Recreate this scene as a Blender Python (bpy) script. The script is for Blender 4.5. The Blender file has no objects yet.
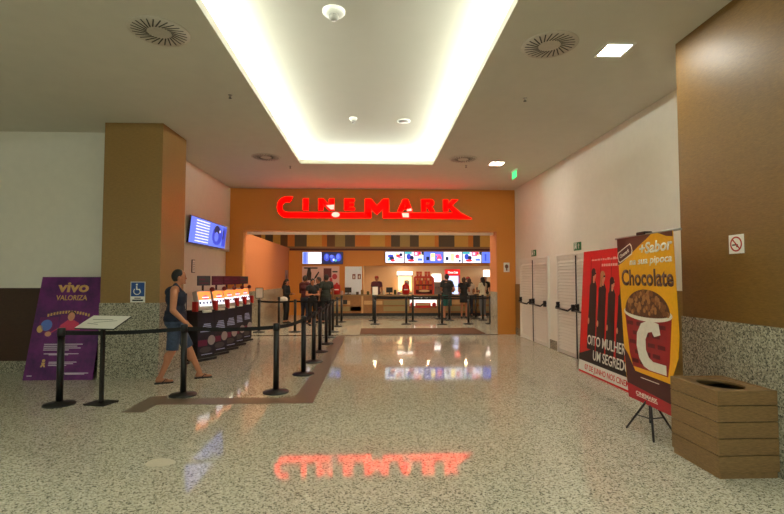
import bpy, bmesh, math, random
from mathutils import Vector, Matrix
R = random.Random(7)
PI = math.pi
S = bpy.context.scene
COL = S.collection
# ------------------------------------------------------------------ materials
def lin(c):
    return tuple((v/255/12.92 if v/255 <= .04045 else ((v/255+.055)/1.055)**2.4) for v in c)
MATS = {}
def mat(name, rgb, rough=.5, metal=0., emit=0., var=.06, scale=30., spec=.5, bump=0., trans=0.):
    """rgb in 0..255 sRGB; a faint procedural mottling varies the colour"""
    if name in MATS: return MATS[name]
    m = bpy.data.materials.new(name); m.use_nodes = True
    nt = m.node_tree; b = nt.nodes['Principled BSDF']
    c = lin(rgb)
    b.inputs['Roughness'].default_value = rough; b.inputs['Metallic'].default_value = metal
    b.inputs['Specular IOR Level'].default_value = spec
    if trans: b.inputs['Transmission Weight'].default_value = trans
    if emit:
        b.inputs['Base Color'].default_value = (*c, 1)
        b.inputs['Emission Color'].default_value = (*c, 1); b.inputs['Emission Strength'].default_value = emit
    else:
        tc = nt.nodes.new('ShaderNodeTexCoord'); n = nt.nodes.new('ShaderNodeTexNoise')
        n.inputs['Scale'].default_value = scale; n.inputs['Detail'].default_value = 4
        nt.links.new(tc.outputs['Object'], n.inputs['Vector'])
        r = nt.nodes.new('ShaderNodeValToRGB')
        r.color_ramp.elements[0].position = .3; r.color_ramp.elements[1].position = .7
        r.color_ramp.elements[0].color = (*[v*(1-var) for v in c], 1)
        r.color_ramp.elements[1].color = (*[min(1, v*(1+var)) for v in c], 1)
        nt.links.new(n.outputs['Fac'], r.inputs['Fac']); nt.links.new(r.outputs['Color'], b.inputs['Base Color'])
        if bump:
            bp = nt.nodes.new('ShaderNodeBump'); bp.inputs['Strength'].default_value = bump; bp.inputs['Distance'].default_value = .004
            nt.links.new(n.outputs['Fac'], bp.inputs['Height']); nt.links.new(bp.outputs['Normal'], b.inputs['Normal'])
    MATS[name] = m; return m
def granite(name, cols, rough, scale):
    m = bpy.data.materials.new(name); m.use_nodes = True
    nt = m.node_tree; b = nt.nodes['Principled BSDF']; b.inputs['Roughness'].default_value = rough
    tc = nt.nodes.new('ShaderNodeTexCoord')
    ns = nt.nodes.new('ShaderNodeTexNoise'); ns.inputs['Scale'].default_value = scale*.8; ns.inputs['Detail'].default_value = 3
    nt.links.new(tc.outputs['Object'], ns.inputs['Vector'])
    mx = nt.nodes.new('ShaderNodeMix'); mx.data_type = 'VECTOR'; mx.inputs['Factor'].default_value = .02
    nt.links.new(tc.outputs['Object'], mx.inputs[4]); nt.links.new(ns.outputs['Color'], mx.inputs[5])
    v = nt.nodes.new('ShaderNodeTexVoronoi'); v.inputs['Scale'].default_value = scale
    nt.links.new(mx.outputs[1], v.inputs['Vector'])
    sp = nt.nodes.new('ShaderNodeSeparateColor'); nt.links.new(v.outputs['Color'], sp.inputs['Color'])
    r = nt.nodes.new('ShaderNodeValToRGB'); r.color_ramp.interpolation = 'CONSTANT'
    while len(r.color_ramp.elements) < len(cols): r.color_ramp.elements.new(.5)
    for e, (p, c) in zip(r.color_ramp.elements, cols): e.position = p; e.color = (*lin(c), 1)
    nt.links.new(sp.outputs['Red'], r.inputs['Fac'])
    n2 = nt.nodes.new('ShaderNodeTexNoise'); n2.inputs['Scale'].default_value = .7; n2.inputs['Detail'].default_value = 5
    nt.links.new(tc.outputs['Object'], n2.inputs['Vector'])
    r2 = nt.nodes.new('ShaderNodeValToRGB'); r2.color_ramp.elements[0].color = (.86,.86,.86,1); r2.color_ramp.elements[1].color = (1,1,1,1)
    nt.links.new(n2.outputs['Fac'], r2.inputs['Fac'])
    mm = nt.nodes.new('ShaderNodeMix'); mm.data_type = 'RGBA'; mm.blend_type = 'MULTIPLY'; mm.inputs['Factor'].default_value = 1
    nt.links.new(r.outputs['Color'], mm.inputs[6]); nt.links.new(r2.outputs['Color'], mm.inputs[7])
    nt.links.new(mm.outputs[2], b.inputs['Base Color'])
    MATS[name] = m; return m
def wood(name, dark, light, rough, stretch, scale=3.):
    """fine streaked laminate; stretch = per-axis coordinate scale (small along the grain)"""
    m = bpy.data.materials.new(name); m.use_nodes = True
    nt = m.node_tree; b = nt.nodes['Principled BSDF']; b.inputs['Roughness'].default_value = rough
    tc = nt.nodes.new('ShaderNodeTexCoord'); mp = nt.nodes.new('ShaderNodeMapping'); mp.inputs['Scale'].default_value = stretch
    nt.links.new(tc.outputs['Object'], mp.inputs['Vector'])
    n = nt.nodes.new('ShaderNodeTexNoise'); n.inputs['Scale'].default_value = scale; n.inputs['Detail'].default_value = 7; n.inputs['Roughness'].default_value = .65
    nt.links.new(mp.outputs['Vector'], n.inputs['Vector'])
    r = nt.nodes.new('ShaderNodeValToRGB'); r.color_ramp.elements[0].position = .3; r.color_ramp.elements[1].position = .72
    r.color_ramp.elements[0].color = (*lin(dark), 1); r.color_ramp.elements[1].color = (*lin(light), 1)
    nt.links.new(n.outputs['Fac'], r.inputs['Fac']); nt.links.new(r.outputs['Color'], b.inputs['Base Color'])
    MATS[name] = m; return m

M_floor = granite('granite_floor', [(0,(112,111,98)),(.12,(160,157,138)),(.28,(206,203,182)),(.6,(222,219,200)),(.86,(236,234,220))], .055, 98)
M_gran = granite('granite_dado', [(0,(92,90,80)),(.15,(132,128,112)),(.4,(164,158,138)),(.7,(190,184,164))], .25, 85)
M_band = mat('dark_granite', (118,102,84), .3, var=.25, scale=120)
M_white = mat('white_paint', (230,225,212), .75, var=.02, scale=8)
M_ceil = mat('ceiling_paint', (208,203,190), .85, var=.02, scale=5)
M_tray = mat('tray_paint', (196,191,178), .85, var=.01, scale=5)
M_wood = wood('brown_laminate', (130,100,52), (152,118,64), .45, (3,3,22), 6)
M_woodh = wood('brown_laminate_across', (94,68,28), (136,102,48), .45, (5,5,60), 5)
M_dado = wood('dark_laminate', (58,36,24), (74,48,32), .45, (3,3,22), 6)
M_orange = wood('orange_laminate', (204,126,42), (224,148,60), .5, (20,20,6), 8)
M_peach = wood('peach_laminate', (198,118,66), (214,134,80), .75, (20,20,6), 8)
M_bin = wood('bin_wood', (104,78,46), (158,124,80), .45, (3,3,40), 7)
M_black = mat('black_metal', (14,13,13), .4, var=.1)
M_belt = mat('black_webbing', (18,17,17), .8)
M_base = mat('black_rubber', (26,25,24), .5)
M_dark = mat('dark_plastic', (30,30,32), .45)
M_grey = mat('grey_plastic', (120,118,114), .5)
M_paper = mat('white_paper', (240,238,230), .6, var=.02)
M_red = mat('red_plastic', (190,24,22), .35)
M_sign = mat('lit_red_acrylic', (255,0,0), .5, emit=3.5, spec=.1)
M_signside = mat('red_acrylic_side', (170,14,12), .4)
M_bare = mat('bare_lamp', (255,190,170), .4, emit=.8)
M_led = mat('led_strip', (246,255,244), .5, emit=88)
M_down = mat('downlight_diffuser', (255,250,236), .5, emit=60)
M_fill = mat('added_fill_diffuser', (246,255,240), .5, emit=34)  # for the added fill lamps out of view
M_glow = mat('warm_glow', (255,214,150), .5, emit=1.3)
M_wglow = mat('white_sign_glow', (255,248,240), .5, emit=1.1)
M_exit = mat('exit_green', (20,112,60), .5)
M_exitlit = mat('exit_green_lit', (60,210,120), .3, emit=.9)
M_door = mat('white_door_paint', (234,230,220), .55, var=.02)
M_steel = mat('steel', (150,148,142), .3, metal=1.)
M_skin = mat('skin', (176,116,84), .55, var=.05, scale=60)
M_skin2 = mat('skin_dark', (140,90,62), .55, var=.05, scale=60)
M_eye = mat('eye_dark', (40,28,24), .4)
M_lip = mat('lip', (140,76,66), .5)
M_hair = mat('black_hair', (24,19,17), .6, var=.2, scale=90, bump=.4)
# ------------------------------------------------------------------ mesh builder
class MB:
    def __init__(s): s.bm = bmesh.new(); s.mi = 0; s.T = Matrix()
    def _fin(s, vs, smooth=False):
        for v in vs: v.co = s.T @ v.co
        for f in {f for v in vs for f in v.link_faces}:
            f.material_index = s.mi; f.smooth = smooth
    def box(s, x0, x1, y0, y1, z0, z1, bev=0., rot=None, seg=2):
        r = bmesh.ops.create_cube(s.bm, size=1); vs = r['verts']
        c = Vector(((x0+x1)/2, (y0+y1)/2, (z0+z1)/2))
        for v in vs: v.co = Vector((v.co.x*(x1-x0), v.co.y*(y1-y0), v.co.z*(z1-z0)))
        if bev:
            es = list({e for v in vs for e in v.link_edges})
            rb = bmesh.ops.bevel(s.bm, geom=es, offset=bev, segments=seg, profile=.5, affect='EDGES')
            vs = list({v for f in rb['faces'] for v in f.verts} | {v for v in vs if v.is_valid})
            allv = set(vs); stack = list(vs)
            while stack:
                for e in stack.pop().link_edges:
                    for w in e.verts:
                        if w not in allv: allv.add(w); stack.append(w)
            vs = list(allv)
        for v in vs: v.co = (rot @ v.co if rot else v.co) + c
        s._fin(vs); return s
    def cone(s, p0, r0, p1, r1, n=16, caps=True, smooth=True):
        p0 = Vector(p0); p1 = Vector(p1); d = p1-p0
        q = d.to_track_quat('Z', 'Y').to_matrix()
        a = [s.bm.verts.new(p0+q@Vector((r0*math.cos(2*PI*i/n), r0*math.sin(2*PI*i/n), 0))) for i in range(n)]
        b = [s.bm.verts.new(p1+q@Vector((r1*math.cos(2*PI*i/n), r1*math.sin(2*PI*i/n), 0))) for i in range(n)]
        for i in range(n): s.bm.faces.new((a[i], a[(i+1)%n], b[(i+1)%n], b[i]))
        s._fin(a+b, smooth)
        if caps:
            for f in (s.bm.faces.new(a[::-1]), s.bm.faces.new(b)): f.material_index = s.mi
        return s
    def ell(s, c, r, rot=None, n=14):
        vs = bmesh.ops.create_uvsphere(s.bm, u_segments=n, v_segments=max(6, n*2//3), radius=1)['verts']
        c = Vector(c)
        for v in vs:
            p = Vector((v.co.x*r[0], v.co.y*r[1], v.co.z*r[2])); v.co = (rot@p if rot else p)+c
        s._fin(vs, True); return s
    def cap(s, p0, r0, p1, r1, n=12):
        s.cone(p0, r0, p1, r1, n); s.ell(p0, (r0,)*3, n=n); s.ell(p1, (r1,)*3, n=n); return s
    def lathe(s, prof, n=32, c=(0,0,0), smooth=True):
        rings = []
        for r, z in prof:
            rings.append([s.bm.verts.new((c[0]+r*math.cos(2*PI*i/n), c[1]+r*math.sin(2*PI*i/n), c[2]+z)) for i in range(n)])
        for A, B in zip(rings, rings[1:]):
            for i in range(n): s.bm.faces.new((A[i], A[(i+1)%n], B[(i+1)%n], B[i]))
        s._fin([v for r_ in rings for v in r_], smooth)
        for f in (s.bm.faces.new(rings[0][::-1]), s.bm.faces.new(rings[-1])): f.material_index = s.mi
        return s
    def prism(s, pts, y0, y1, sidemi=None):
        """polygon pts (x, z) extruded from y1 (front) to y0"""
        a = [s.bm.verts.new((x, y0, z)) for x, z in pts]; b = [s.bm.verts.new((x, y1, z)) for x, z in pts]
        n = len(pts); fs = [s.bm.faces.new(a), s.bm.faces.new(b[::-1])]; front = fs[1]
        for i in range(n): fs.append(s.bm.faces.new((a[i], b[i], b[(i+1)%n], a[(i+1)%n])))
        bmesh.ops.recalc_face_normals(s.bm, faces=fs)
        s._fin(a+b)
        if sidemi is not None:
            for f in fs:
                if f is not front: f.material_index = sidemi
        return s
    def tube(s, pts, r, n=8):
        for p, q in zip(pts, pts[1:]): s.cap(p, r, q, r, n)
        return s
    def ribbon(s, pts, h, t):
        """vertical belt of height h, thickness t through pts (bottom centre line given at belt middle)"""
        for p, q in zip(pts, pts[1:]):
            p = Vector(p); q = Vector(q); d = (q-p); d.z = 0; d.normalize(); nx = Vector((-d.y, d.x, 0))*t/2; up = Vector((0,0,h/2))
            v = [s.bm.verts.new(P+a*nx+b*up) for P in (p, q) for a in (-1,1) for b in (-1,1)]
            fs = [s.bm.faces.new([v[i] for i in f]) for f in ((0,1,3,2),(4,6,7,5),(0,4,5,1),(2,3,7,6),(0,2,6,4),(1,5,7,3))]
            bmesh.ops.recalc_face_normals(s.bm, faces=fs); s._fin(v)
        return s
    def build(s, name, mats, parent=None, loc=(0,0,0), rz=0.):
        me = bpy.data.meshes.new(name); s.bm.to_mesh(me); s.bm.free()
        for m in (mats if isinstance(mats, (list, tuple)) else [mats]): me.materials.append(m)
        o = bpy.data.objects.new(name, me); COL.objects.link(o); o.location = loc; o.rotation_euler = (0,0,rz)
        if parent: o.parent = parent
        return o
def tag(o, label=None, cat=None, group=None, kind=None):
    if label: o['label'] = label
    if cat: o['category'] = cat
    if group: o['group'] = group
    if kind: o['kind'] = kind
    return o
def struct(o, label, cat): return tag(o, label, cat, None, 'structure')
def thing(name, label, cat, loc=(0,0,0), rz=0., group=None, kind=None):
    o = bpy.data.objects.new(name, None); COL.objects.link(o); o.empty_display_size = .1
    o.location = loc; o.rotation_euler = (0,0,rz); return tag(o, label, cat, group, kind)
def dup(o, parent=None):
    c = o.copy(); COL.objects.link(c)
    if parent: c.parent = parent
    for ch in list(o.children): dup(ch, c)
    return c
def text(body, m, parent, x, z, y, width=None, height=.1, name='lettering', shear=0., off=0., ext=.0015, rot=0., align='CENTER'):
    """flat lettering standing on the front (-y) face; width scales it, height = capital height"""
    cu = bpy.data.curves.new('t', 'FONT'); cu.body = body; cu.size = 1; cu.shear = shear; cu.offset = off; cu.extrude = 0; cu.align_x = 'LEFT'
    cu.resolution_u = 3
    o = bpy.data.objects.new('t', cu); COL.objects.link(o)
    dg = bpy.context.evaluated_depsgraph_get()
    me = bpy.data.meshes.new_from_object(o.evaluated_get(dg)); bpy.data.objects.remove(o)
    bm = bmesh.new(); bm.from_mesh(me); bpy.data.meshes.remove(me)
    xs = [v.co.x for v in bm.verts]; x0, x1 = min(xs), max(xs)
    sy = height/.73; sx = (width/(x1-x0)) if width else sy
    ax = {'CENTER': (x0+x1)/2, 'LEFT': x0, 'RIGHT': x1}[align]
    g = bmesh.ops.extrude_face_region(bm, geom=bm.faces[:])
    top = {v for v in g['geom'] if isinstance(v, bmesh.types.BMVert)}
    for v in bm.verts:
        X = (v.co.x-ax)*sx; Z = v.co.y*sy
        v.co = Vector((x+X*math.cos(rot)-Z*math.sin(rot), y-(ext if v in top else 0), z+X*math.sin(rot)+Z*math.cos(rot)))
    bmesh.ops.recalc_face_normals(bm, faces=bm.faces[:])
    me = bpy.data.meshes.new(name); bm.to_mesh(me); bm.free(); me.materials.append(m)
    ob = bpy.data.objects.new(name, me); COL.objects.link(ob)
    if parent: ob.parent = parent
    return ob
def disc(cx, cz, rx, rz, n=24, a0=0., a1=2*PI):
    return [(cx+rx*math.cos(a0+(a1-a0)*i/n), cz+rz*math.sin(a0+(a1-a0)*i/n)) for i in range(n if a1-a0 > 6.28 else n+1)]
# ------------------------------------------------------------------ camera, world
cam = bpy.data.cameras.new('camera'); cam.sensor_width = 36; cam.lens = 466/784*36; cam.clip_start = .05
co = bpy.data.objects.new('camera', cam); COL.objects.link(co); co.location = (0,0,1.6)
co.rotation_euler = (PI/2+math.radians(2.58), 0, -math.radians(2.21)); S.camera = co
S.view_settings.view_transform = 'Standard'; S.view_settings.look = 'None'; S.view_settings.gamma = 1
S.view_settings.exposure = 0.8; S.view_settings.use_curve_mapping = False
S.cycles.use_denoising = True; S.cycles.max_bounces = 10; S.cycles.diffuse_bounces = 6; S.cycles.sample_clamp_indirect = 6
w = bpy.data.worlds.new('mall_ambient'); S.world = w; w.use_nodes = True
bg = w.node_tree.nodes['Background']; bg.inputs[0].default_value = (.88,1,.84,1); bg.inputs[1].default_value = .68
# ------------------------------------------------------------------ setting
H = 4.13; FY = 13.2
struct(MB().box(-9,7,-6,24,-.2,0).build('floor', M_floor), 'polished speckled beige granite floor of the lobby', 'floor')
b = MB()
x0, x1, ya, yb = -1.633, 1.311, .6, 10.27
for q in ((-9,x0,-3,24), (x1,7,-3,24), (x0,x1,-3,ya), (x0,x1,yb,24)): b.box(q[0],q[1],q[2],q[3],H,H+.1)
struct(b.build('ceiling', M_ceil), 'white plaster ceiling around the glowing recess', 'ceiling')
b = MB(); k = .34
b.box(x0-k,x1+k,ya-k,yb+k,4.43,4.5); b.box(x0-k-.03,x0-k,ya-k,yb+k,H+.1,4.43); b.box(x1+k,x1+k+.03,ya-k,yb+k,H+.1,4.43)
b.box(x0-k,x1+k,yb+k,yb+k+.03,H+.1,4.43); b.box(x0-k,x1+k,ya-k-.03,ya-k,H+.1,4.43)
cove = struct(b.build('ceiling_recess', M_tray), 'raised white ceiling tray with hidden glowing edges', 'ceiling')
b = MB(); g = .2
b.box(x0-g-.03,x0-g,ya,yb,H+.1,H+.13); b.box(x1+g,x1+g+.03,ya,yb,H+.1,H+.13); b.box(x0,x1,yb+g,yb+g+.03,H+.1,H+.13)
o = b.build('light_strip', M_led, cove)
struct(MB().box(-7.6,-7.4,-3,8.2,0,H).build('wall_light_block', M_white), 'unseen wall added to keep the left alcove darker', 'wall')  # unseen wall, added to keep ambient light off the left alcove
b = MB(); b.box(-9,-4.05,8.2,8.4,0,H)
wl = struct(b.build('wall_back_left', M_white), 'white alcove wall behind the purple banner', 'wall')
struct(MB().box(-9,-4.38,8.185,8.2,.2,1.43).build('wainscot', M_dado, wl), 'dark brown wood band', None)
MB().box(-9,-4.38,8.18,8.2,0,.2).build('skirting', M_gran, wl)
b = MB(); b.box(-4.25,-4.05,8.4,FY,2.34,H); b.box(-4.3,-4.15,8.4,FY,0,2.34)
struct(b.build('wall_left', M_white), 'white left wall behind the ticket machines', 'wall')
struct(MB().box(-4.15,-4.13,8.6,FY,0,.2).build('baseboard_left', M_gran), 'granite skirting of the left wall', 'skirting')
b = MB(); b.box(4.05,4.25,4.0,FY,0,H)
wr = struct(b.build('wall_right', M_white), 'white right wall with the two louvered exits', 'wall')
b = MB(); b.box(4.035,4.05,12.72,FY,.2,1.43); b.box(4.035,4.05,4.8,8.45,.2,1.43); b.build('wainscot', M_wood, wr)
b = MB(); b.box(4.03,4.05,12.72,FY,0,.2); b.box(4.03,4.05,10.12,10.62,0,.2); b.box(4.03,4.05,4.8,8.1,0,.2); b.build('skirting', M_gran, wr)
c = struct(MB().box(-4.38,-3.45,7.66,8.6,1.2,H).build('column', M_wood), 'brown laminate column with granite foot on the left', 'column')
MB().box(-4.39,-3.44,7.65,8.61,0,1.2).build('granite_base', M_gran, c)
c = struct(MB().box(3.26,4.05,-3,4.82,1.2,H).build('pillar', M_woodh), 'brown wood clad pillar on the right above speckled granite', 'pillar')
MB().box(3.25,4.05,-3,4.83,0,1.2).build('granite_base', M_gran, c)
# facade with opening
b = MB(); b.box(-4.15,-3.68,FY,FY+.25,0,H); b.box(3.52,4.25,FY,FY+.75,0,H); b.box(-3.68,3.52,FY,FY+.25,2.93,H)
fac = struct(b.build('wall_front', M_orange), 'orange brown laminate portal wall under the red sign', 'wall')
MB().box(3.505,3.52,FY+.01,FY+.75,0,1.2).build('granite_panel', M_gran, fac)
MB().box(3.505,3.52,FY+.01,FY+.75,1.2,2.93).build('reveal_panel', M_peach, fac)
struct(MB().box(-3.66,3.5,FY+.3,FY+.36,2.85,2.93, bev=.01).build('trim_1', M_paper), 'white rail under the top of the portal', 'trim')
struct(MB().box(-3.68,3.52,FY-.14,FY+.02,0,.004).build('trim_2', mat('black_granite',(58,48,40),.25)), 'dark granite threshold strip across the portal', 'trim')
b = MB(); b.box(-2.74,-1.05,6.07,6.36,0,.003); b.box(-1.05,-.78,6.07,13.06,0,.003); b.box(-3.0,-2.74,5.74,6.5,0,.003)
struct(b.build('trim_3', M_band), 'dark inlaid granite band marking the queue lane', 'trim')
# concession interior
b = MB(); b.box(-3.9,-3.68,FY+.25,20.3,1.2,2.9)
wi = struct(b.build('wall_inner_left', M_peach), 'peach laminate side wall inside the portal', 'wall')
MB().box(-3.9,-3.67,FY+.25,20.3,0,1.2).build('granite_base', M_gran, wi)
b = MB(); b.box(-6.5,-.47,20.3,20.5,0,2.13); b.box(-6.5,7,20.3,20.5,2.13,2.95)
wb = struct(b.build('wall_menu', M_orange), 'orange laminate wall behind the counter carrying the screens', 'wall')
MB().box(-6.5,7,20.22,20.3,2.88,2.96).build('ledge', mat('tan_ledge', (150,112,72), .5), wb)
MB().box(-3.65,6.9,20.27,20.3,2.79,2.88).build('dark_band', mat('wine_band', (92,36,28), .5), wb)
cols = [(226,176,80),(120,80,44),(224,136,50),(96,80,58),(180,154,90),(150,98,52)]
ms = [mat('stripe_%s' % n, c, .55) for n, c in zip(('yellow','brown','orange','umber','olive','rust'), cols)]
b = MB()
seg = [(240,0),(247,3),(255,0),(262,1),(266,0),(273.6,3),(281,0),(288,1),(295,2),(307,3),(322,0),(327,2),(335,1),(345,4),(355,3),(370,2),(385,0),(391,2),(400,3),(410,4),(419,3),(435,0),(439,2),(455,3),(469,0),(474,2),(481,3),(492,0),(498,1),(508,3),(530,0)]
sxs = [((px-374)/466*20.36, c) for px, c in seg]
for (xa, _), (xb, c) in zip([(-6.4,0)]+sxs, sxs): b.mi = c; b.box(xa, xb, 20.36, 20.42, 2.95, 4.1)
struct(b.build('wall_stripes', ms), 'upper wall of vertical yellow, brown and orange panels', 'wall')
struct(MB().box(-6.7,-6.5,FY,20.5,0,H).build('wall_far_left', M_peach), 'side wall beyond the inner partition', 'wall')
struct(MB().box(7,7.2,FY,24,0,H).build('wall_far_right', M_peach), 'far right wall of the snack bar', 'wall')
struct(MB().box(-.5,7,22.4,22.6,0,2.4).build('wall_kitchen', mat('cream_tiles', (232,200,160), .5)), 'cream wall at the back of the snack bar', 'wall')
struct(MB().box(-.62,-.47,20.5,22.4,0,2.4).build('wall_kitchen_left', mat('cream_tiles', (232,200,160), .5)), 'cream side wall of the snack bar', 'wall')
struct(MB().box(-.5,7,20.5,22.4,2.2,2.3).build('ceiling_kitchen', M_ceil), 'low ceiling of the snack bar', 'ceiling')
struct(MB().box(-6.5,7.2,23.9,24,0,H).build('wall_end', M_dado), 'end wall behind the snack bar', 'wall')
# ------------------------------------------------------------------ doors
def louver_door(n, y0, y1, label):
    d = thing('door_%d' % n, label, 'door', (4.05,(y0+y1)/2,0), -PI/2, kind='structure'); W = (y1-y0)/2; h = 2.07
    b = MB(); b.box(-W-.05,-W,-.05,0,0,h+.05); b.box(W,W+.05,-.05,0,0,h+.05); b.box(-W,W,-.05,0,h,h+.05); b.build('door_frame', M_door, d)
    for s in (-1, 1):
        a, e = (-W+.005, -.012) if s < 0 else (.012, W-.005)
        b = MB(); b.box(a,a+.05,-.04,-.005,.01,h-.005); b.box(e-.05,e,-.04,-.005,.01,h-.005); b.box(a,e,-.04,-.005,.01,.09); b.box(a,e,-.04,-.005,h-.07,h-.005)
        b.box(a,e,-.012,-.005,.05,h-.05)
        N = 28
        for k in range(N):
            z = .1+(h-.19)*(k+.5)/N
            b.box(a+.05,e-.05,-.032,-.024,z-.036,z+.036, rot=Matrix.Rotation(math.radians(-38),3,'X'))
        lf = b.build('door_leaf', M_door, d)
        b = MB(); b.box(a+.05,a+.115,-.11,-.04,.95,1.09,bev=.012); b.box(e-.115,e-.05,-.11,-.04,.93,1.07,bev=.012)
        b.tube([(a+.09,-.1,1.02),(a+.16,-.15,.96),(e-.16,-.15,.94),(e-.09,-.1,1.0)], .018)
        b.build('push_bar', M_black, lf)
    MB().box(-.014,.014,-.055,-.003,.01,h-.02).build('centre_rod', M_dark, d)
    return d
louver_door(1, 10.66, 12.62, 'white louvered double exit door nearer the orange portal')
louver_door(2, 8.15, 10.06, 'white louvered double exit door partly behind the red banner')
def exit_sign(x, y, z, label):
    s = thing('exit_sign', label, 'exit sign', (x,y,z), -PI/2, 'green exit signs above the doors')
    MB().box(-.16,.16,-.015,0,0,.16,bev=.003).build('panel', M_exit, s)
    b = MB(); b.prism(disc(-.07,.12,.014,.014,10),-.0155,-.019); b.prism([(-.09,.1),(-.055,.105),(-.04,.06),(-.055,.025),(-.068,.028),(-.062,.055),(-.082,.06),(-.1,.03),(-.112,.036),(-.095,.068)],-.0155,-.019)
    b.prism([(-.125,.02),(-.115,.02),(-.115,.14),(-.02,.14),(-.02,.02),(-.01,.02),(-.01,.15),(-.125,.15)],-.0155,-.019)
    b.build('running_figure', M_paper, s)
    MB().prism([(.065,.03),(.085,.03),(.085,.09),(.11,.09),(.075,.135),(.04,.09),(.065,.09)],-.0155,-.019).build('arrow', M_paper, s)
exit_sign(4.049, 11.64, 2.15, 'green exit sign over the louvered door nearer the portal')
exit_sign(4.049, 9.1, 2.15, 'green exit sign over the louvered door behind the banner')
# ------------------------------------------------------------------ ceiling fittings
def diffuser(x, y, label):
    t = thing('swirl_diffuser', label, 'air vent', (x,y,H+.002), 0, 'round swirl air vents in the ceiling')
    MB().lathe([(.0,-.012),(.1,-.012),(.29,-.014),(.3,-.006),(.3,0),(.0,0)], 40).build('plate', mat('vent_paint', (196,188,174), .6), t)
    for k in range(26):
        a = 2*PI*k/26; M = Matrix.Rotation(a,4,'Z')
        b = MB(); b.T = M; b.box(.11,.265,-.0065,.0065,-.0155,-.0125, rot=Matrix.Rotation(.35,3,'Z')); b.build('slot', mat('slot_shadow',(58,54,48),.7), t)
diffuser(-2.210, 4.771, 'round swirl air vent left of the glowing recess, the bigger looking one')
diffuser(1.900, 4.884, 'round swirl air vent right of the glowing recess near the square lamp')
diffuser(-2.262, 9.748, 'round air vent at the far left corner of the glowing recess')
diffuser(1.890, 9.748, 'round air vent at the far right corner of the recess, tinted red')
def downlight(x, y, label, vis=True, dm=None):
    t = thing('ceiling_lamp', label, 'ceiling lamp', (x,y,H), 0, 'square recessed ceiling lamps')
    b = MB(); 
    for q in ((-.16,-.13,-.16,.16),(.13,.16,-.16,.16),(-.13,.13,-.16,-.13),(-.13,.13,.13,.16)): b.box(*q,-.012,0)
    b.build('frame', M_paper, t); MB().box(-.13,.13,-.13,.13,-.006,-.001).build('diffuser', dm or M_down, t)
downlight(2.66, 4.96, 'square recessed lamp in the ceiling beside the brown pillar')
downlight(2.7, 10.1, 'small bright square lamp in the ceiling by the hanging exit sign')
for i, (x, y) in enumerate(((2.4,-.4),(-2.9,-.4),(.9,-1.2),(-1.2,-1.2),(1.0,.1),(-1.3,.1),(2.4,1.9),(-3.0,1.9))): downlight(x, y, 'added square fill lamp in the ceiling out of view, '+['right side near','left side near','right of middle farther','left of middle farther','right of middle at the recess end','left of middle at the recess end','right beside the recess','left beside the recess'][i], dm=M_fill)  # unseen lamps added to brighten the near floor
def sprinkler(x, y, label):
    t = thing('sprinkler', label, 'sprinkler', (x,y,H+.002), 0, 'fire sprinklers in the ceiling')
    MB().lathe([(.028,0),(.028,-.006),(.01,-.012),(.01,-.045),(.0,-.045)],14).build('nozzle', M_steel, t)
    MB().lathe([(.001,-.05),(.022,-.05),(.022,-.046),(.001,-.046)],14).build('deflector', M_dark, t)
sprinkler(-1.993, 6.423, 'small fire sprinkler left of the glowing recess'); sprinkler(2.117, 6.371, 'small fire sprinkler right of the glowing recess')
sprinkler(-1.900, 10.533, 'small fire sprinkler at the far left corner of the recess'); sprinkler(2.065, 10.306, 'small fire sprinkler beside the red tinted vent')
def dome(x, y, r, label, name='smoke_detector', cat='smoke detector'):
    t = thing(name, label, cat, (x,y,4.43))
    MB().lathe([(r,0),(r,-.02),(r*.85,-.04),(r*.5,-.05),(.0,-.05)],28).build('base', M_paper, t)
    MB().lathe([(r*.42,-.045),(r*.42,-.08),(r*.3,-.1),(.0,-.1)],20).build('sensor', mat('lens_grey',(150,146,138),.3), t)
dome(-.43,4.84,.12,'large white round smoke detector on the raised ceiling, nearest'); dome(-.37,8.15,.07,'small white smoke detector on the raised ceiling near its far end')
t = thing('ceiling_speaker','round grey flush speaker in the raised ceiling','speaker',(.53,8.27,4.43))
MB().lathe([(.12,0),(.12,-.012),(.1,-.014),(.0,-.014)],28).build('rim',M_paper,t); MB().lathe([(.095,-.0145),(.095,-.017),(.0,-.017)],28).build('grille',M_grey,t)
t = thing('hanging_exit_sign','lit green exit sign hanging from the ceiling on the right','exit sign',(3.28,10.7,H))
MB().box(-.03,.03,-.17,.17,-.03,0).build('housing',M_paper,t); MB().box(-.006,.006,-.16,.16,-.2,-.03).build('panel',M_exitlit,t)
# ------------------------------------------------------------------ the big sign
sg = thing('lit_sign','large glowing red lettered sign over the portal','sign',(0,FY,0))
def zz(y): return 3.89-(y-197)*.0286
def xx(x): return -2.72+(x-278)*.02849
D = (-.09,-.01)
b = MB()
def lp(pts): b.prism([(xx(x),zz(y)) for x,y in pts], D[1], D[0], 1)
# C with sweeping foot bar up to M
outer = [(xx(291.8),zz(203.5)),(xx(293.2),zz(199.5)),(xx(291.5),zz(197.6))]
cx, cz = xx(288), zz(207.5)
ou = [(cx+(xx(278)-cx)*-math.cos(a)*-1*1 if 0 else cx-.285*math.cos(a), cz+.3*math.sin(a)) for a in [PI*.5-PI*i/14 for i in range(15)]]
inn = [(cx-.15*math.cos(a), cz+.145*math.sin(a)) for a in [-PI*.5+PI*i/14 for i in range(15)]]
pts = [(xx(293.5),zz(197.3))]+ou+[(xx(370),zz(218)),(xx(370),zz(212.6))]+inn+[(xx(290.5),zz(202.8))]
b.prism(pts, D[1], D[0], 1); b.build('letter_c_with_bar', [M_sign,M_signside], sg)
def letter(nm, polys):
    global b
    b = MB()
    for p in polys: lp(p)
    b.build(nm, [M_sign,M_signside], sg)
letter('letter_i', [[(303.5,199),(308.8,199),(308.8,210.5),(303.5,210.5)]])
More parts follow.
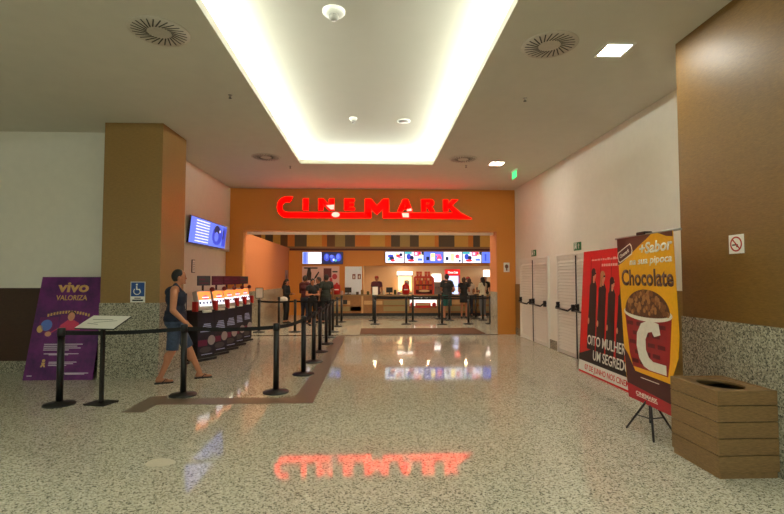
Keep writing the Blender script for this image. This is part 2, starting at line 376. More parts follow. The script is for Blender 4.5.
letter('letter_n', [[(318.5,199),(323.2,199),(323.2,210.5),(318.5,210.5)],[(323.2,199),(329,205.2),(329,210.5),(323.2,204.5)],[(329,199),(334,199),(334,210.5),(329,210.5)]])
letter('letter_e', [[(344,199),(348.6,199),(348.6,210.5),(344,210.5)],[(348.6,199),(354,199),(354,201.8),(348.6,201.8)],[(348.6,203.4),(353.3,203.4),(353.3,206),(348.6,206)],[(348.6,207.6),(354.3,207.6),(354.3,210.5),(348.6,210.5)]])
letter('letter_m_with_bar', [[(364.5,199),(370.5,199),(370.5,218),(364.5,213)],[(370.5,199),(376.2,206),(376.2,214.6),(370.5,208.6)],[(376.2,206),(382.3,199),(382.3,208.6),(376.2,214.6)],[(382.3,199),(388,199),(388,212.6),(382.3,218)],[(388,212.6),(455,212.6),(460,212.6),(471.5,218.3),(382.3,218)]])
letter('letter_a', [[(396.8,211),(402.2,199),(405,199),(404,203.6),(402.4,211)],[(405,199),(407,199),(411.8,211),(406.4,211),(404,203.6)],[(402,206.6),(406.5,206.6),(407,209),(401.8,209)]])
letter('letter_r', [[(420.5,199),(425,199),(425,211.3),(420.5,211.3)],[(425,199),(431,199),(433,201),(433,204),(431,206),(425,206),(425,204),(429,203.8),(429,201.6),(425,201.6)],[(426,206),(430.5,206),(434,211.3),(429,211.3)]])
letter('letter_k_with_point', [[(442.5,199),(447.2,199),(447.2,211),(442.5,211)],[(447.2,204),(451.5,199),(457.5,199),(451,205.2),(447.2,208)],[(448,206.6),(451,204.8),(460,212.7),(453,212.7)]])
D = (-.094,-.09)
for pts in ([(326,205.6),(334,204.8),(334,209.6),(330.5,209.6)],[(335.5+4*math.cos(a),214.7+2.6*math.sin(a)) for a in [2*PI*i/16 for i in range(16)]],[(401,212.8),(408,212.8),(408,217),(402,217)],[(406,209.2),(410.5,208),(411,210.6),(406,211)]):
    b = MB(); lp(pts); b.build('pale_lamp_spot', [M_bare,M_signside], sg)
# notices on walls
t = thing('wall_notice','small white notice with round emblem on the orange portal pier','notice',(3.79,FY,1.77))
MB().box(-.085,.085,-.008,0,0,.27).build('sheet',M_paper,t); b = MB(); b.prism(disc(0,.16,.05,.06,18),-.0085,-.0105); b.prism([(-.02,.04),(.02,.04),(.02,.1),(-.02,.1)],-.0085,-.0105); b.build('emblem',mat('brown_ink',(110,70,50),.6),t)
t = thing('notice_frame','small framed notice on the white wall below the wide monitors','notice',(-4.15,10.85,1.72),PI/2)
MB().box(-.09,.09,-.02,0,0,.3,bev=.004).build('frame',M_dark,t); MB().box(-.075,.075,-.023,-.02,.015,.285).build('sheet',M_paper,t)
b = MB()
for i in range(5): b.box(-.055,.055,-.0245,-.023,.06+.04*i,.072+.04*i)
b.build('printed_lines',M_grey,t)
t = thing('no_smoking_sign','square no smoking sign on the brown pillar','sign',(3.26,4.06,1.82),-PI/2)
MB().box(-.085,.085,-.006,0,0,.17).build('sheet',M_paper,t)
b = MB(); n = 36
for i in range(n):
    a, c2 = 2*PI*i/n, 2*PI*(i+1)/n
    b.prism([(.068*math.cos(a),.085+.068*math.sin(a)),(.068*math.cos(c2),.085+.068*math.sin(c2)),(.055*math.cos(c2),.085+.055*math.sin(c2)),(.055*math.cos(a),.085+.055*math.sin(a))],-.0062,-.008)
b.prism([(-.048,.128),(-.04,.136),(.048,.042),(.04,.034)],-.0062,-.0082); b.build('red_ring',mat('red_ink',(176,40,32),.5),t)
b = MB(); b.box(-.045,.02,-.0075,-.006,.072,.084); b.prism(disc(.012,.068,.011,.014,10),-.0062,-.0075); b.build('cigarette',M_black,t)
t = thing('accessibility_sign','blue and white wheelchair access sign on the brown column','sign',(-3.785,7.65,1.21))
MB().box(-.115,.115,-.008,0,0,.33).build('sheet',M_paper,t); MB().box(-.105,.105,-.01,-.008,.095,.32).build('blue_panel',mat('blue_ink',(20,70,140),.5),t)
b = MB(); b.prism(disc(-.015,.285,.016,.016,12),-.0102,-.012); b.prism([(-.028,.262),(-.008,.262),(-.004,.215),(.035,.215),(.055,.16),(.04,.155),(.024,.198),(-.025,.198)],-.0102,-.012)
for i in range(14):
    a, c2 = PI*.75+1.25*PI*i/14, PI*.75+1.25*PI*(i+1)/14
    b.prism([(-.01+.058*math.cos(a),.178+.058*math.sin(a)),(-.01+.058*math.cos(c2),.178+.058*math.sin(c2)),(-.01+.046*math.cos(c2),.178+.046*math.sin(c2)),(-.01+.046*math.cos(a),.178+.046*math.sin(a))],-.0102,-.012)
b.build('wheelchair_symbol',M_paper,t)
b = MB(); b.box(-.05,.05,-.0095,-.008,.06,.075); b.box(-.085,.085,-.0095,-.008,.02,.045); b.build('printed_lines',M_dark,t)
# ------------------------------------------------------------------ belt stanchions
def stanchion_proto():
    t = thing('belt_stanchion','x','stanchion',(0,0,0))
    MB().lathe([(.178,0),(.18,.012),(.172,.022),(.06,.036),(.045,.05),(.045,.05)],36).build('base',M_base,t)
    MB().lathe([(.04,.045),(.04,.88)],24).build('post',M_black,t)
    MB().lathe([(.045,.86),(.046,.955),(.04,.965),(.0,.967)],24).build('belt_head',M_dark,t)
    return t
ST = None
def stanchion(x, y, label, group='belt stanchions', to=None, bz=.905):
    global ST
    if ST is None: t = ST = stanchion_proto()
    else:
        t = ST.copy(); COL.objects.link(t)
        for ch in ST.children:
            if not ch.name.startswith('belt.') and ch.name != 'belt': c = ch.copy(); COL.objects.link(c); c.parent = t
    t.location = (x,y,0); t['label'] = label; t['group'] = group
    if to:
        dx, dy = to[0]-x, to[1]-y; L = math.hypot(dx,dy); u = (dx/L, dy/L)
        P = [(u[0]*(.044+(L-.09)*k/8), u[1]*(.044+(L-.09)*k/8), bz-.02*math.sin(PI*k/8)) for k in range(9)]
        MB().ribbon(P,.052,.004).build('belt',M_belt,t)
    return t
def sign_holder(t, rz=0):
    f = MB(); f.box(-.012,.012,-.012,.012,.96,1.0); f.box(-.11,-.095,-.008,.008,1.0,1.31); f.box(.095,.11,-.008,.008,1.0,1.31); f.box(-.095,.095,-.008,.008,1.0,1.015); f.box(-.095,.095,-.008,.008,1.295,1.31)
    o = f.build('sign_frame',M_black,t); o.rotation_euler.z = rz
    MB().box(-.095,.095,-.003,.003,1.015,1.295).build('paper_sheet',M_paper,o)
GF = 'belt stanchions of the front row'; GR = 'belt stanchions of the receding row'; GB = 'belt stanchions before the snack bar'; GL = 'belt stanchions by the inner left wall'
pA, pC, pD = (-3.97,6.12), (-2.6,6.54), (-1.37,6.66)
stanchion(*pA,'black belt post in front of the leaning purple banner',GF,to=pC,bz=.9)
stanchion(*pC,'black belt post in front of the walking man in the tank top',GF,to=pD)
rw = [(-1.17,7.87),(-1.15,9.02),(-1.17,10.22),(-1.16,11.45),(-1.19,12.7),(-1.22,13.97),(-1.22,15.54),(-1.18,17.1)]
stanchion(*pD,'black belt post on the corner of the dark floor band',GF,to=rw[0])
lab = ['first belt post behind the corner post, along the dark floor band','second belt post behind the corner post, along the dark floor band','third belt post behind the corner post, along the dark floor band','fourth belt post behind the corner post, along the dark floor band','fifth belt post behind the corner post, just before the portal threshold','first belt post past the portal threshold in the receding row','second belt post past the portal threshold in the receding row','belt post nearest the counter at the end of the receding row']
for i, p in enumerate(rw): stanchion(*p,lab[i],GR,to=rw[i+1] if i < 7 else None)
sL = stanchion(-3.39,13.97,'belt post with a framed notice on top beside the last ticket machine',GL,to=(-2.34,14.01)); sign_holder(sL,.2)
stanchion(-2.34,14.01,'belt post without notice between the ticket machines and the receding row',GL,to=rw[5])
stanchion(-3.2,15.9,'belt post in front of the woman with the white bag',GL)
sP = stanchion(-3.62,8.9,'belt post with a framed notice left of the first ticket machine',GL); sign_holder(sP,.5)
q = dict(a=(.04,16.22),b=(-.02,17.58),c=(1.12,16.18),d=(1.44,17.28),e=(2.56,18.3),f=(2.34,16.03),g=(2.85,17.6),h=(3.29,16.2),i=(4.01,18.3),j=(4.13,17.63),k=(4.07,16.24))
s = stanchion(*q['a'],'belt post with a white notice on top, leftmost before the snack bar',GB,to=q['c']); sign_holder(s)
stanchion(*q['b'],'belt post just behind the one with the white notice',GB,to=q['d'])
stanchion(*q['c'],'second belt post from the left in the front line before the snack bar',GB,to=q['f'])
stanchion(*q['d'],'belt post behind the second front one, left of the lit display case',GB,to=q['g'])
stanchion(*q['e'],'belt post close to the counter at the right end of the display case',GB,to=q['i'])
stanchion(*q['f'],'belt post in front of the man in teal shorts',GB,to=q['h'])
stanchion(*q['g'],'belt post behind and right of the man in teal shorts',GB,to=q['j'])
stanchion(*q['h'],'belt post in front of the woman in the short black dress',GB,to=q['k'])
stanchion(*q['i'],'belt post near the counter behind the woman in the cream top',GB)
stanchion(*q['j'],'belt post beside the woman in the cream top',GB)
stanchion(*q['k'],'belt post in the front line right beside the portal pier',GB)
# sign stand with tilted board
t = thing('sign_stand','thin black post carrying a tilted white sign board','sign stand',(-3.48,6.17,0),-.22)
MB().box(-.15,.15,-.13,.13,0,.014,bev=.004).build('base_plate',M_black,t); MB().box(-.02,.02,-.02,.02,.014,1.0).build('post',M_black,t)
RT = Matrix.Rotation(math.radians(24),4,'X')
b = MB(); b.T = Matrix.Translation((.0,.0,1.03))@RT; b.box(-.285,.285,-.165,.165,-.012,.004,bev=.003); bd = b.build('sign_board',M_black,t)
b = MB(); b.T = Matrix.Translation((.0,.0,1.03))@RT; b.box(-.28,.28,-.16,.16,.004,.008); b.build('white_sheet',M_paper,bd)
b = MB(); b.T = Matrix.Translation((.0,.0,1.03))@RT
b.box(-.2,.1,.05,.06,.0082,.0095); b.box(-.12,.18,.0,.008,.0082,.0095,rot=Matrix.Rotation(.2,3,'Z')); b.box(-.2,-.02,-.06,-.052,.0082,.0095,rot=Matrix.Rotation(-.15,3,'Z')); b.build('printed_lines',M_grey,bd)
# ------------------------------------------------------------------ purple banner
M_pur = wood('purple_print',(40,12,70),(128,36,128),.45,(1.2,1.2,1.2),2.2)
M_gold = mat('gold_print',(214,170,104),.5); M_pink = mat('pink_print',(206,60,96),.5); M_mag = mat('magenta_print',(110,30,100),.5); M_pskin = mat('printed_skin',(214,150,120),.5)
t = thing('purple_banner','leaning purple poster panel with gold lettering against the alcove wall','banner',(-4.96,7.58,0.0),.0)
TL = Matrix.Rotation(math.radians(-13),4,'X'); HT = 1.66
def lean(o): o.rotation_euler.x = math.radians(-13); return o
b = MB(); b.box(-.53,.53,0,.02,.0,HT); pan = lean(b.build('panel',M_pur,t))
b = MB(); b.box(.3,.34,.02,.05,.2,1.5); b.box(-.34,-.3,.02,.05,.2,1.5); b.build('back_frame',M_black,pan)
text('vivo',M_gold,pan,-.0,1.41,-.001,.5,.17,'logo_lettering',off=.036)
text('VALORIZA',M_gold,pan,-.0,1.27,-.001,.5,.085,off=.02)
b = MB()
for i in range(15):
    a = (i-7)/7; b.box(.0+a*.32-.014,.0+a*.32+.014,-.002,-.001,1.05-.05*a*a,1.095-.05*a*a)
b.build('arched_small_lettering',M_gold,pan)
b = MB(); b.T = Matrix.Translation((-.02,0,.06)); b.mi = 0; b.box(-.42,-.13,-.002,0,.68,.93); b.box(-.1,.25,-.002,0,.72,.97); b.box(.28,.5,-.002,0,.7,.9)
b.mi = 1; b.prism(disc(-.3,.8,.09,.09),-.002,-.003); b.mi = 2; b.prism(disc(-.39,.74,.05,.06),-.002,-.003); b.box(.3,.42,-.003,-.002,.78,.84)
b.build('picture_frames',[M_mag,mat('blue_print',(90,120,200),.5),M_gold],pan)
b = MB(); b.T = Matrix.Translation((-.02,0,.12)); b.mi = 1; b.prism([(-.1,.66),(.24,.66),(.2,.78),(.12,.82),(.02,.82),(-.08,.74)],-.003,-.004); b.mi = 0; b.prism(disc(.07,.88,.055,.07),-.004,-.005); b.mi = 1; b.prism([(-.1,.7),(-.02,.74),(-.2,.62),(-.26,.6)],-.004,-.005); b.mi=0; b.prism(disc(-.25,.6,.05,.04),-.004,-.006)
b.mi = 2; b.prism(disc(.07,.92,.06,.045),-.003,-.0038); b.build('printed_woman',[M_pskin,M_pink,M_hair],pan)
b = MB()
for z, a, e in ((.55,-.3,.3),(.52,-.3,.22),(.49,-.3,.28),(.46,-.3,.1),(.40,-.28,.26),(.385,-.2,.1),(.27,-.18,.25),(.245,-.18,.2),(.22,-.18,.1),(.1,.0,.46),(.085,.1,.4),(.06,-.48,-.4)): b.box(a,e,-.002,-.001,z,z+.012)
b.build('printed_lines',mat('pale_print',(216,200,220),.5),pan)
b = MB(); b.prism(disc(-.26,.3,.025,.025,12),-.001,-.003); b.prism([(-.29,.27),(-.23,.27),(-.24,.24),(-.22,.2),(-.245,.2),(-.26,.225),(-.275,.2),(-.3,.2),(-.28,.24)],-.001,-.003); b.build('gold_figure',M_gold,pan)
# ------------------------------------------------------------------ red film banner
M_rb = mat('red_print',(216,18,20),.4,var=.04); M_drk = mat('dark_print',(30,20,20),.45); M_dkred = mat('deep_red_print',(140,10,14),.45)
t = thing('red_banner','tall red film poster banner with dark figures by the exit door','banner',(3.56,7.12,0),-PI/2)
W = .92
b = MB(); b.box(-W,W,-.006,.006,.0,2.06); pan = b.build('panel',M_rb,t); pan.rotation_euler.x = math.radians(-3.6)
MB().cone((0,.02,.03),.012,(0,.02,2.03),.012,10).build('support_pole',M_grey,pan); MB().cone((0,.03,1.5),.01,(0,.4,.01),.01,10).build('support_foot',M_grey,pan)
MB().box(-W,W,-.008,-.006,.03,.2).build('white_strip',M_paper,pan)
text('07 DE JUNHO NOS CINEMAS',M_rb,pan,.06,.07,-.0085,1.5,.09,off=.01)
b = MB()
for x in (-.62,-.28,.06,.4,.74): b.box(x-.006,x+.006,-.0075,-.006,.5,1.95)
b.build('dark_lines',M_dkred,pan)
def silhouette(x, s, hair, prof=1):
    b = MB(); b.T = Matrix.Translation((x,0,.42))@Matrix.Scale(s,4)
    b.mi = 0
    b.prism([(-.13,.0),(.12,.0),(.11,.35),(.1,.6),(.1,.95),(.05,1.03),(-.05,1.03),(-.12,.96),(-.12,.6),(-.14,.35)],-.0065/s,-.009/s)
    b.mi = 1; b.prism(disc(.01,1.13,.055,.075),-.0065/s,-.0095/s); b.prism([(-.02,1.0),(.03,1.0),(.03,1.08),(-.02,1.08)],-.0065/s,-.0095/s); b.prism(disc(-.11,.42,.025,.05,10),-.009/s,-.0105/s)
    b.mi = 2; b.prism(disc(-.015,1.165,.065,.06),-.0095/s,-.0105/s); b.prism([(-.08,.98),(-.03,.98),(-.02,1.15),(-.075,1.18)],-.0095/s,-.0105/s)
    b.mi = 0; b.box(.015,.07,-.0112/s,-.0105/s,1.13,1.155)
    b.build('printed_figure',[M_drk,M_pskin,hair],pan)
M_bl = mat('printed_blond',(190,140,90),.5)
for x, s, hm in ((-.5,1.1,M_drk),(-.19,1.06,M_bl),(.11,.98,M_drk),(.41,.95,M_hair),(.7,1.0,M_bl)): silhouette(x,s,hm)
b = MB(); b.prism([(-W,.2),(W,.2),(W,.4),(-.5,.42),(-W,.3)],-.0065,-.0085); b.build('dark_floor_print',M_drk,pan)
text('OITO MULHERES E',M_paper,pan,.12,.5,-.0115,1.5,.16,'title_lettering',off=.015)
text('UM SEGREDO',M_paper,pan,.14,.27,-.0115,1.1,.16,'title_lettering',off=.015)
b = MB(); x = -.6
while x < .85:
    wd = .05+.06*R.random(); b.box(x,x+wd,-.0075,-.006,1.89,1.91+.02*R.random()); x += wd+.02
x = -.25
while x < .6:
    b.box(x,x+.05,-.0075,-.006,1.79,1.83); x += .07
b.build('cast_lettering',mat('pale_pink_print',(240,190,180),.5),pan)
# ------------------------------------------------------------------ yellow popcorn banner on a tripod
M_yel = mat('yellow_print',(238,170,22),.4,var=.05); M_brn = mat('brown_print',(84,40,26),.45); M_wht = mat('white_print',(238,232,220),.45); M_buck = mat('bucket_red_print',(150,26,34),.4,var=.1,scale=14)
M_buckd = mat('bucket_dark_print',(96,18,28),.45); M_mar = mat('maroon_print',(74,22,26),.45); M_rbd = mat('banner_red_print',(180,22,40),.45); M_pop = mat('popcorn_print',(132,80,44),.5,var=.3,scale=60); M_popd = mat('popcorn_dark_print',(92,50,28),.5,var=.3,scale=60)
t = thing('tripod_banner','yellow chocolate popcorn banner hanging on a black tripod stand','banner',(2.77,4.68,0),-PI/2)
for k in range(3):
    a = math.radians((214,334,94)[k]); e = (-.05+.25*math.cos(a),.25*math.sin(a)+.06,.012)
    lg = MB(); lg.tube([(-.05+.02*math.cos(a),.06+.02*math.sin(a),.36),e],.011); lg.tube([(-.05,.06,.16),(-.05+(e[0]+.05)*.55,.06+(e[1]-.06)*.55,.17)],.006); lg.build('leg',M_black,t)
b = MB(); b.cone((-.05,.06,.12),.015,(-.05,.06,1.2),.015,12); b.cone((-.05,.06,1.2),.011,(-.05,.06,2.06),.011,12); b.ell((-.05,.06,.36),(.035,.035,.03)); b.ell((-.05,.06,1.2),(.025,.025,.03)); b.build('pole',M_black,t)
b = MB(); b.box(-.12,.03,-.01,.08,2.045,2.08,bev=.008); b.build('top_clamp',M_black,t)
MB().cone((-.57,.012,2.045),.012,(.57,.012,2.045),.012,12).build('top_bar',M_steel,t)
x0, x1, z0, z1 = -.545, .545, .40, 2.04
pan = MB().prism([(x0,z1),(x1,z1),(x1+.02,1.12),(x1-.01,.93),(x1-.13,.73),(x1-.14,z0),(x0+.12,z0),(x0+.07,.7)],.004,-.004).build('printed_panel',M_yel,t)
pan.scale.x = .905; pan.location = (-.015,.045,-.122); pan.rotation_euler.x = .022; pan.scale.z = 1.06
ZB = Matrix.Translation((0,0,.745-1.098*.51))@Matrix.Scale(1.098,4,(0,0,1))
def L(n): return -.004-.0012*n
b = MB()
b.prism([(x0,z1),(x0,1.76)]+[(x0+(x1-x0)*u,1.76+.3*math.sin(u*PI*.55)**1.3) for u in [i/14 for i in range(1,9)]]+[(x0+.72,z1)],L(0),L(1))
b.prism([(x1,z1),(x1,1.99)]+[(x1-.1,2.0),(x1-.25,z1)],L(0),L(1))
b.build('brown_corner_print',M_brn,pan)
b = MB(); b.T = Matrix.Translation((-.375,0,1.88))@Matrix.Rotation(-.3,4,'Y')
for (rx, rz, n, mi) in ((.17,.06,1,0),(.155,.048,2,1)):
    b.mi = mi; b.prism([(-rx,-rz*.5),(-rx*.85,-rz),(rx*.85,-rz),(rx,-rz*.5),(rx,rz*.5),(rx*.85,rz),(-rx*.85,rz),(-rx,rz*.5)],L(n),L(n+1))
b.build('oval_badge_print',[M_wht,M_mar],pan)
text('Cinemark',M_wht,pan,-.375,1.863,L(3),.22,.04,rot=.3,off=.01)
text('+Sabor',M_wht,pan,.24,1.87,L(1),.6,.105,'white_lettering',shear=.2,off=.028,rot=.04)
text('na sua pipoca',M_wht,pan,.12,1.765,L(1),.8,.07,'white_lettering',shear=.2,off=.02,rot=.02)
text('Chocolate',M_brn,pan,.03,1.555,L(1),1.0,.16,'brown_lettering',off=.03)
# bucket
b = MB(); b.T = ZB; b.mi = 0
b.prism([(-.43,1.0),(-.36,.62),(-.3,.5),(.36,.5),(.4,.62),(.47,1.0)],L(0),L(1))
b.mi = 1
for r_ in range(6):
    zc = .54+r_*.085; wdt = .33+.02*r_
    for k in range(4): 
        xa = -wdt+.02+(k+(.5 if r_%2 else 0))*wdt*.5
        if xa+.11 < wdt+.02: b.box(xa,xa+.13,L(2),L(1),zc,zc+.035)
b.mi = 2; b.prism([(.02+(.465-.0)*math.cos(a),1.0+.07*math.sin(a)) for a in [2*PI*i/30 for i in range(30)]],L(2),L(3))
b.build('printed_bucket',[M_buck,M_buckd,M_wht],pan)
b = MB(); b.T = ZB
b.mi = 0; b.prism([(.02+.43*math.cos(a),1.01+(.2 if math.sin(a)>0 else .045)*math.sin(a)) for a in [2*PI*i/36 for i in range(36)]],L(3),L(4))
for i in range(90):
    a = R.random()*PI; rr = R.random()**.5; px = .02+.4*rr*math.cos(a); pz = 1.0+.19*rr*math.sin(a); s_ = .02+.015*R.random()
    b.mi = 1+i%2; n_ = 4+(i%5)*.3; b.prism(disc(px,pz,s_,s_*.85,7),L(n_),L(n_+.25))
b.build('printed_popcorn',[M_popd,M_pop,mat('popcorn_light_print',(176,120,70),.5)],pan)
b = MB()
cpt = [(.16,.97),(.02,.99),(-.1,.95),(-.17,.85),(-.185,.72),(-.15,.6),(-.08,.53),(0,.51),(.24,.51),(.24,.60),(.06,.6),(-.0,.63),(-.04,.7),(-.04,.8),(-.0,.87),(.06,.885),(.09,.84),(.18,.87)]
b = MB(); b.T = ZB; cpt = [((x_+.185)*1.28-.2,.51+(z_-.51)*.9) for x_,z_ in cpt]; b.prism(cpt,L(3.2),L(4)); b.build('white_letter_c_print',M_wht,pan)
b = MB(); b.mi = 0; b.prism([(x0+.12,z0),(x1-.14,z0),(x1-.137,.6),(x1-.132,.68),(-.26,.69),(-.4,.84),(x0+.058,.9)],L(-.2),L(.8)); b.mi = 1; b.prism([(x0+.12,z0),(x1-.14,z0),(x1-.135,.5),(x0+.1,.545)],L(.8),L(1.6)); b.build('dark_foot_print',[M_mar,M_rbd],pan)
text('CINEMARK',M_wht,pan,-.05,.46,L(1.7),.42,.036,'small_lettering',off=.02); b = MB(); b.box(-.25,.16,L(2.5),L(1.6),.447,.454); b.build('printed_line',M_wht,pan); b = MB(); b.box(-.15,.2,L(1.8),L(.8),.64,.648); b.build('printed_line',M_wht,pan)
# ------------------------------------------------------------------ litter bin
t = thing('litter_bin','square wooden slatted litter bin with round opening beside the pillar','bin',(2.995,3.968,0))
w2, d2 = .25, .297
b = MB(); b.box(-w2+.012,w2-.012,-d2+.012,d2-.012,0.0,.07); b.build('plinth',M_bin,t)
zs = [.05,.185,.32,.45,.58,.70]
for z_, z2 in zip(zs, zs[1:]):
    b = MB()
    b.box(-w2,w2,-d2,-d2+.022,z_,z2-.006,bev=.004); b.box(-w2,w2,d2-.022,d2,z_,z2-.006,bev=.004); b.box(-w2,-w2+.022,-d2+.022,d2-.022,z_,z2-.006,bev=.004); b.box(w2-.022,w2,-d2+.022,d2-.022,z_,z2-.006,bev=.004)
    b.build('board_course',M_bin,t)
b = MB(); b.box(-w2+.022,w2-.022,-d2+.022,d2-.022,.06,.62); b.build('inner_liner',M_black,t)
b = MB(); n = 40; bm = b.bm   # top with oval hole
ins = []; outs = []
for i in range(n):
    a = 2*PI*i/n; c_, s_ = math.cos(a), math.sin(a); m_ = max(abs(c_),abs(s_))
    outs.append((c_/m_*(w2-.022), s_/m_*(d2-.022))); ins.append((.16*c_, .2*s_))
for z_ in (.665,.685):
    A = [bm.verts.new((*p,z_)) for p in outs]; B_ = [bm.verts.new((*p,z_)) for p in ins]
    for i in range(n): bm.faces.new((A[i],A[(i+1)%n],B_[(i+1)%n],B_[i]))
    if z_ == .665: lowB = B_
for i in range(n): bm.faces.new((lowB[i],lowB[(i+1)%n],B_[(i+1)%n],B_[i]))
bmesh.ops.recalc_face_normals(bm,faces=bm.faces[:]); b.build('top_board',M_bin,t)
# pale leaf shaped mark on the floor
t = tag(MB().build('floor_mark',M_paper),'pale leaf shaped mark on the granite floor','sticker'); t.location = (-1.84,4.19,0)
b = MB(); b.T = Matrix.Rotation(-.15,4,'Z')
n=20; pts=[(.13*math.cos(2*PI*i/n),.09*math.sin(2*PI*i/n)*(1-.3*math.cos(2*PI*i/n))) for i in range(n)]+[]
v0=[b.bm.verts.new((x,y,.001)) for x,y in pts]; v1=[b.bm.verts.new((x,y,.003)) for x,y in pts]; b.bm.faces.new(v1); b.bm.faces.new(v0[::-1])
for i in range(n): b.bm.faces.new((v0[i],v0[(i+1)%n],v1[(i+1)%n],v1[i]))
b._fin(v0+v1); b.bm.to_mesh(t.data)
t.data.materials.clear(); t.data.materials.append(mat('pale_mark',(206,200,180),.35))
tag(MB().box(-.4,3.2,13.32,14.85,0,.012,bev=.004).build('door_mat',mat('brown_mat',(92,58,34),.9,var=.3,scale=200)),'wide brown entrance mat just inside the portal','mat')
# ------------------------------------------------------------------ ticket machines
M_kor = mat('screen_orange',(255,140,64),.4,emit=.75); M_kwh = mat('screen_white',(240,240,250),.4,emit=.75); M_kpk = mat('screen_pink',(230,60,90),.4,emit=1.0); M_kbl = mat('screen_ink',(60,60,90),.4,emit=.5)
M_kmag = mat('magenta_panel',(112,24,64),.4); M_kpanel = wood('dark_panel_print',(12,13,22),(34,28,58),.35,(3,3,3),1.4); M_kl = mat('pale_panel_print',(176,186,230),.4)
def kiosk():
    t = thing('ticket_machine','x','ticket machine',(0,0,0),0,'row of self service ticket machines')
    MB().box(-.24,.24,.0,.42,0,.05,bev=.01).build('plinth',M_base,t)
    MB().box(-.215,.215,.04,.4,.05,1.02,bev=.012).build('body',M_dark,t)
    pf = MB().box(-.2,.2,.028,.04,.09,.98).build('front_panel',M_kpanel,t)
    b = MB(); b.mi = 0
    for i in range(5): b.box(-.15+.02*i,.13-.01*i,.026,.028,.58+.036*i,.602+.036*i)
    b.mi = 1; b.prism(disc(.12,.4,.09,.1),.028,.0262); b.mi = 2; b.box(-.2,.02,.0262,.028,.3,.42); b.mi = 3; b.prism(disc(-.02,.22,.14,.06),.028,.026); b.mi = 0; b.box(-.12,.14,.0255,.028,.12,.135)
    b.build('panel_print',[M_kl,mat('pale_grey_print',(170,160,160),.4),M_kmag,mat('dark_grey_print',(70,68,72),.4)],t)
    b = MB(); b.T = Matrix.Translation((0,.1,1.06))@Matrix.Rotation(math.radians(-14),4,'X'); b.box(-.17,.17,-.05,.08,-.05,.36,bev=.015); hs = b.build('screen_housing',mat('pale_housing',(186,178,170),.5),t)
    b = MB(); b.T = Matrix.Translation((0,.1,1.06))@Matrix.Rotation(math.radians(-14),4,'X')
    b.mi = 0; b.box(-.145,.145,-.0525,-.05,.16,.33); b.mi = 1; b.box(-.145,.145,-.0525,-.05,.03,.16); b.mi = 2; b.prism(disc(.02,.21,.07,.045),-.0525,-.054); b.mi = 1; b.box(-.06,.1,-.0555,-.054,.2,.22); b.mi = 3
    for k in range(4): b.prism(disc(-.12+.08*k,.1,.022,.03,10),-.0525,-.054)
    b.build('screen',[M_kor,M_kwh,M_kpk,M_kbl],hs)
    for s in (-1,1):
        b = MB(); b.box(s*.235-.03,s*.235+.03,.02,.14,1.0,1.2,bev=.01); b.build('card_reader',M_red,t)
    b = MB(); b.box(-.1,.1,.0,.1,.97,1.02,bev=.01); b.build('receipt_tray',M_paper,t)
    b = MB(); b.cone((0,.16,1.0),.02,(0,.16,1.7),.02,12); b.build('topper_post',M_dark,t)
    tp = MB().box(-.15,.15,.12,.15,1.52,1.72,bev=.006).build('topper_board',mat('slate_board',(66,62,68),.4),t)
    b = MB(); b.box(-.12,.02,.118,.12,1.63,1.66); b.box(-.12,.1,.118,.12,1.56,1.58); b.build('topper_print',M_kmag,tp)
    b = MB(); b.ell((.18,.1,1.44),(.05,.05,.05)); b.build('round_mount',mat('dull_red',(110,20,26),.4),t)  # round red mount, gives no light
    return t
K = kiosk()
kp = [(-3.37,9.25,'ticket machine nearest the walking man, first of the row of five'),(-3.32,9.92,'second ticket machine of the row, behind the nearest one'),(-3.3,10.56,'middle ticket machine of the row of five'),(-3.31,11.22,'fourth ticket machine of the row, next to the last one'),(-3.34,12.0,'last ticket machine of the row, closest to the portal')]
for i, (x, y, l) in enumerate(kp):
    t = K if i == 0 else dup(K)
    t.location = (x+.14,y,0); t.scale.z = .955; t.rotation_euler.z = math.radians(66 if i else 60); t['label'] = l
for o in [c for k_ in COL.objects if k_.name.startswith('ticket_machine') for c in k_.children if c.name.startswith('topper_board')]:
    if o.parent.get('label','').split()[0] in ('second','middle','fourth'):
        o.data = o.data.copy(); o.data.materials[0] = mat('wine_board',(86,20,46),.4)
# ------------------------------------------------------------------ wall monitors
M_sbl = mat('screen_blue',(50,74,215),.3,emit=.5); M_slb = mat('screen_pale_blue',(96,124,240),.3,emit=.58); M_swh = mat('screen_bright_white',(225,232,255),.3,emit=.75); M_sdk = mat('screen_dark',(16,26,70),.3,emit=.6); M_spk = mat('screen_rose',(225,70,110),.3,emit=1.1); M_srd = mat('screen_red',(200,40,50),.3,emit=.9); M_stl = mat('screen_teal',(60,150,160),.3,emit=1.0); M_sye = mat('screen_cream',(235,215,140),.3,emit=1.1)
SM = [M_swh,M_slb,M_sbl,M_sdk,M_spk,M_srd,M_stl,M_sye]
def monitor(label, loc, rz, W, Hh, shapes, base, tilt=0., group='menu screens', name='wall_monitor'):
    t = thing(name,label,'monitor',loc,rz,group)
    c = MB(); c.box(-W/2,W/2,-.04,.0,0,Hh,bev=.006); cs = c.build('casing',M_black,t); cs.rotation_euler.x = tilt
    b = MB(); b.mi = base; b.box(-W/2+.014,W/2-.014,-.0425,-.04,.014,Hh-.014)
    for k, (mi, kind, x, z, a, c_) in enumerate(shapes):
        b.mi = mi; y1 = -.0435-.0004*k
        x *= W; z *= Hh; a *= W; c_ *= Hh
        if kind == 'b': b.box(x-a,x+a,y1,-.042,z-c_,z+c_)
        else: b.prism(disc(x,z,a,c_,14),-.042,y1)
    b.build('picture',SM,cs)
    MB().box(-.1,.1,-.005,.06 if not tilt else .14,Hh*.4,Hh*.6).build('wall_bracket',M_dark,t)
    return t
lines = [(1,'b',-.32,.5,.12,.42)]+[(0,'b',.1,.12+.11*i,.33,.02) for i in range(8)]
